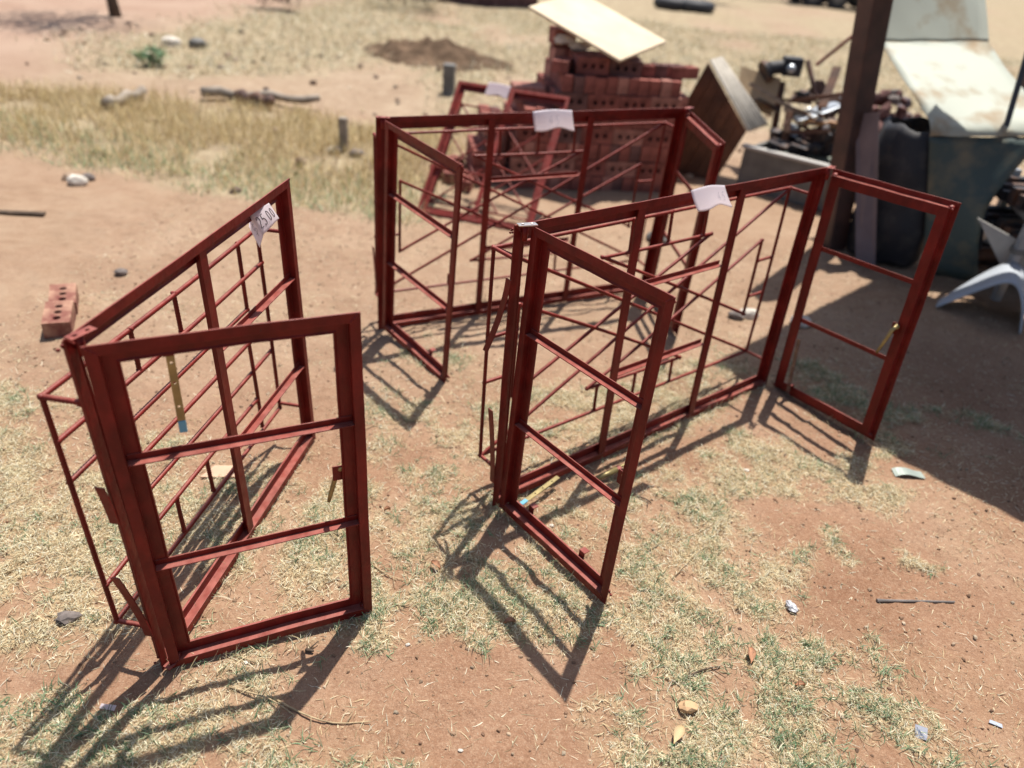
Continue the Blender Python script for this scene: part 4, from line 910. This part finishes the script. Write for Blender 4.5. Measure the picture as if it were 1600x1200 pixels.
# low red brick wall and dark trailer at the far edge
wl = tag(empty('brick_wall', loc=(-3.6, 17.6, 0)), 'low dark red wall at the far edge of the field', 'wall')
bm = bmesh.new(); box(bm, (0, 0, -.2), (3.4, .25, .62)); obj('wall_body', bm, BRICKD, wl); bm = bmesh.new(); box(bm, (-.04, -.04, .622), (3.44, .29, .70)); obj('coping', bm, BRICK, wl, bevel=.01)
tr2 = tag(empty('trailer', loc=(7.3, 25.5, 0)), 'dark flat trailer standing far off near the post', 'trailer')
bm = bmesh.new(); box(bm, (0, 0, .5), (3.2, 1.6, .8)); obj('bed', bm, DARKS, tr2, bevel=.03)
for dx in (.6, 1.35, 2.5):
    for dy in (-.1, 1.5):
        bm = bmesh.new(); tube(bm, [(dx, dy, .32), (dx, dy + .2, .32)], .33, 20); wv = obj('wheel', bm, DARKP, tr2, bevel=.04); bm = bmesh.new(); tube(bm, [(dx, dy - .005, .32), (dx, dy + .02, .32)], .16, 14); obj('rim', bm, CONC, wv)
for i, (px, py) in enumerate(((1050, 14), (1085, 18))):
    g_ = gnd(px, py); bm = bmesh.new(); N_, M_ = 20, 8
    ring = [[bm.verts.new((g_.x + (.36 + .13 * math.cos(2 * math.pi * j / M_)) * math.cos(2 * math.pi * k / N_), g_.y + (.36 + .13 * math.cos(2 * math.pi * j / M_)) * math.sin(2 * math.pi * k / N_), .12 + .13 * math.sin(2 * math.pi * j / M_))) for j in range(M_)] for k in range(N_)]
    for k in range(N_):
        for j in range(M_): bm.faces.new((ring[k][j], ring[(k + 1) % N_][j], ring[(k + 1) % N_][(j + 1) % M_], ring[k][(j + 1) % M_]))
    tag(obj('tyre', bm, DARKP, smooth=True), ('old tyre lying far off, the left one of a pair', 'old tyre lying far off, the right one of a pair')[i], 'tyre', 'old tyres in the far field')

# ------------------------------------------------------------------ litter in the near yard
def litter(name, label, px, py, bm, m_, rz=0., dz=0., **k):
    g_ = gnd(px, py); o = obj(name, bm, m_, **k); o.location = (g_.x, g_.y, hz(g_.x, g_.y) + dz); o.rotation_euler = (0, 0, R(rz)); return tag(o, label, name.replace('_', ' '), 'litter on the yard ground')
def strip(L, Wd, curl, th=.0015):
    bm = bmesh.new(); n_ = 10
    a = [bm.verts.new((L * i / n_, -Wd / 2, curl * abs(math.sin(3.1 * i / n_)) * (1 - i / n_) + .003)) for i in range(n_ + 1)]; b = [bm.verts.new((L * i / n_, Wd / 2, curl * abs(math.sin(3.1 * i / n_ + .2)) * (1 - i / n_) + .003)) for i in range(n_ + 1)]
    for i in range(n_): bm.faces.new((a[i], a[i + 1], b[i + 1], b[i]))
    return bm
litter('metal_strip', 'grey green metal strip curled at one end near the shade edge', 1396, 738, strip(.115, .042, .022), mat('grey_green_strip', (.30, .34, .30), .5, .2), 2)
bm = bmesh.new(); tube(bm, [(0, 0, .004), (.03, .001, .004), (.25, .010, .000)], [.0055, .0038, .0028], 6); litter('steel_rod', 'short grey rod lying on bare soil at the right', 1370, 938, bm, mat('dusty_steel', (.20, .175, .16), .7, .2, var=.3), 4)
bm = bmesh.new(); blob(bm, (0, 0, .010), .017, seed=2, sub=3, sq=(.8, 1.3, .6), amp=.16); litter('plastic_scrap', 'crumpled clear plastic scrap in the thin grass', 1236, 950, bm, mat('clear_plastic', (.40, .40, .42), .3, spec=.8), 20)
bm = bmesh.new(); slab(bm, [(-.022, -.010, .002), (.006, -.016, .002), (.016, .012, .012), (-.016, .016, .018)], .001); litter('foil_scrap', 'shiny grey foil scrap near the bottom right corner', 1440, 1148, bm, mat('foil', (.6, .6, .64), .3, .6))
bm = bmesh.new(); slab(bm, [(-.016, -.004, .003), (.016, -.006, .003), (.014, .003, .006), (-.014, .004, .006)], .001); litter('paper_scrap', 'small bluish paper scrap at the right edge', 1556, 1130, bm, mat('bluish_paper', (.42, .46, .54), .8), -20)
bm = bmesh.new(); blob(bm, (0, 0, .012), .018, seed=31, sub=2, sq=(1.3, .9, .7)); litter('stone', 'tan stone beside a grass patch near the bottom', 1075, 1108, bm, mat('tan_stone', (.52, .33, .18), .9, var=.2))
bm = bmesh.new(); blob(bm, (0, 0, .010), .026, seed=32, sub=2, sq=(1.3, .7, .5)); litter('bark_piece', 'dark bark piece left of the single sash window', 108, 970, bm, STONED, 10)
bm = bmesh.new(); slab(bm, [(-.055, -.03, .004), (.06, -.012, .004), (.05, .04, .008), (-.03, .03, .008)], .006); litter('cardboard_piece', 'flat pinkish cardboard piece behind the single sash window', 345, 742, bm, mat('cardboard', (.56, .37, .25), .9, var=.1))
bm = bmesh.new(); slab(bm, [(-.018, -.005, .005), (.018, -.008, .005), (.018, .004, .008), (-.018, .005, .008)], .002); litter('paper_scrap', 'white paper scrap in the shadow at the lower left', 170, 1107, bm, PAPER, 0)
for i, (px, py, r_, lab) in enumerate(((1167, 735, .012, 'white pebble below the open right sash'), (862, 820, .011, 'white pebble inside the open sash of the middle window'), (382, 1036, .010, 'white pebble under the single sash window'), (637, 1008, .008, 'pale pebble in the grass tuft between the windows'), (720, 1170, .007, 'pale pebble on bare soil at the bottom'))):
    bm = bmesh.new(); blob(bm, (0, 0, r_ * .35), r_ * .8, seed=60 + i, sub=1, sq=(1.2, .8, .6), amp=.22); litter('pebble', lab, px, py, bm, STONE)
def leaf(L, Wd, cup):
    bm = bmesh.new(); n_ = 6; mid = [bm.verts.new((L * i / n_, 0, .004 + cup * math.sin(3.1 * i / n_))) for i in range(n_ + 1)]
    for s_ in (-1, 1):
        e_ = [bm.verts.new((L * i / n_, s_ * Wd * math.sin(math.pi * (i + .3) / (n_ + .6)), .006 + cup * math.sin(3.1 * i / n_) + .010)) for i in range(n_ + 1)]
        for i in range(n_): bm.faces.new((mid[i], mid[i + 1], e_[i + 1], e_[i]))
    return bm
for i, (px, py, L, rz, lab) in enumerate(((1172, 1040, .05, 80, 'red brown dead leaf in the green grass patch'), (1052, 1165, .055, 60, 'tan dead leaf standing at the bottom edge'), (688, 892, .04, 140, 'tan dead leaf lying beside the shadow of the middle window'), (805, 975, .035, 200, 'small pale leaf in the long shadow'), (600, 800, .022, 30, 'red brown leaf right of the single sash window'), (1240, 1075, .03, 10, 'dark curled leaf low in the grass'))):
    litter('dead_leaf', lab, px, py, leaf(L, L * .22, .008), LEAF if i != 1 else mat('tan_leaf', (.5, .36, .2), .8), rz, smooth=True)
def twig(label, pts, r_, m_=TWIG):
    P = [gnd(*q) for q in pts]; P = [V((p.x, p.y, hz(p.x, p.y) + .004 + .004 * (i % 2))) for i, p in enumerate(P)]; P = smooth_poly(P, 3); bm = bmesh.new()
    tube(bm, P, [r_ * (1 - .6 * i / len(P)) for i in range(len(P))], 5)
    for k in range(1, len(P) - 1, 3):
        a = P[k]; t = (P[k + 1] - P[k]); t = V((t.x * .5 - t.y * (1 if k % 2 else -1), t.y * .5 + t.x * (1 if k % 2 else -1), 0)).normalized() * random.uniform(.02, .05); tube(bm, [a, a + t + V((0, 0, .006))], [r_ * .5, r_ * .25], 4)
    tag(obj('twig', bm, m_, smooth=True), label, 'twig', 'dry stems lying on the ground')
twig('long pale runner stem curving over bare soil at the centre right', [(1010, 865), (1035, 850), (1080, 838), (1118, 820)], .0022)
twig('short runner stem right of the pale curved one', [(1050, 905), (1085, 870), (1110, 852)], .0018)
twig('dry branching stem lying below the single sash window', [(420, 1085), (470, 1115), (520, 1130), (580, 1128)], .003)
twig('pale stem beside the dry branching one', [(360, 1075), (420, 1095), (460, 1120)], .0025)
twig('straw stem crossing the shadow near the middle', [(525, 685), (600, 665), (690, 655)], .0018)
twig('pale stem on bare soil right of the single sash window', [(585, 885), (605, 898), (632, 905)], .0025)
twig('long dry stem left of the single sash window', [(10, 790), (90, 755), (150, 735)], .002)
twig('second long dry stem left of the single sash window', [(5, 900), (80, 870), (130, 850)], .002)
twig('dark twig in the green patch at the lower right', [(1070, 1060), (1100, 1048), (1125, 1042)], .0035, BARK)
twig('dark twig inside the middle window opening', [(993, 776), (1008, 781), (1018, 786)], .004, BARK)
twig('thin stem in the lower right grass', [(1225, 1095), (1265, 1105), (1310, 1125)], .0025)
twig('small dark twig under the single sash window front rail', [(478, 1015), (490, 1018)], .006, BARK)
twig('pale stick touching the front rail of the single sash window', [(362, 1020), (398, 1037)], .0028)
# loose brass latch lying by the middle window
lt = tag(empty('brass_catch', frame_of((.378, 2.068, .022), V((.13, .085, .01)), (0, 0, 1))), 'brass two pronged catch lying beside the middle window opening', 'catch')
bm = bmesh.new(); tube(bm, [(-.07, 0, .002), (.02, 0, .008)], [.009, .011], 8); obj('shank', bm, BRASS, lt, smooth=True)
bm = bmesh.new(); box(bm, (.021, -.014, 0), (.040, .014, .012)); obj('collar', bm, RED, lt, bevel=.002)
for s_ in (-1, 1):
    bm = bmesh.new(); box(bm, (.041, s_ * .009 - .004, .002), (.072, s_ * .009 + .004, .010)); obj('prong', bm, BRASS, lt, bevel=.001)
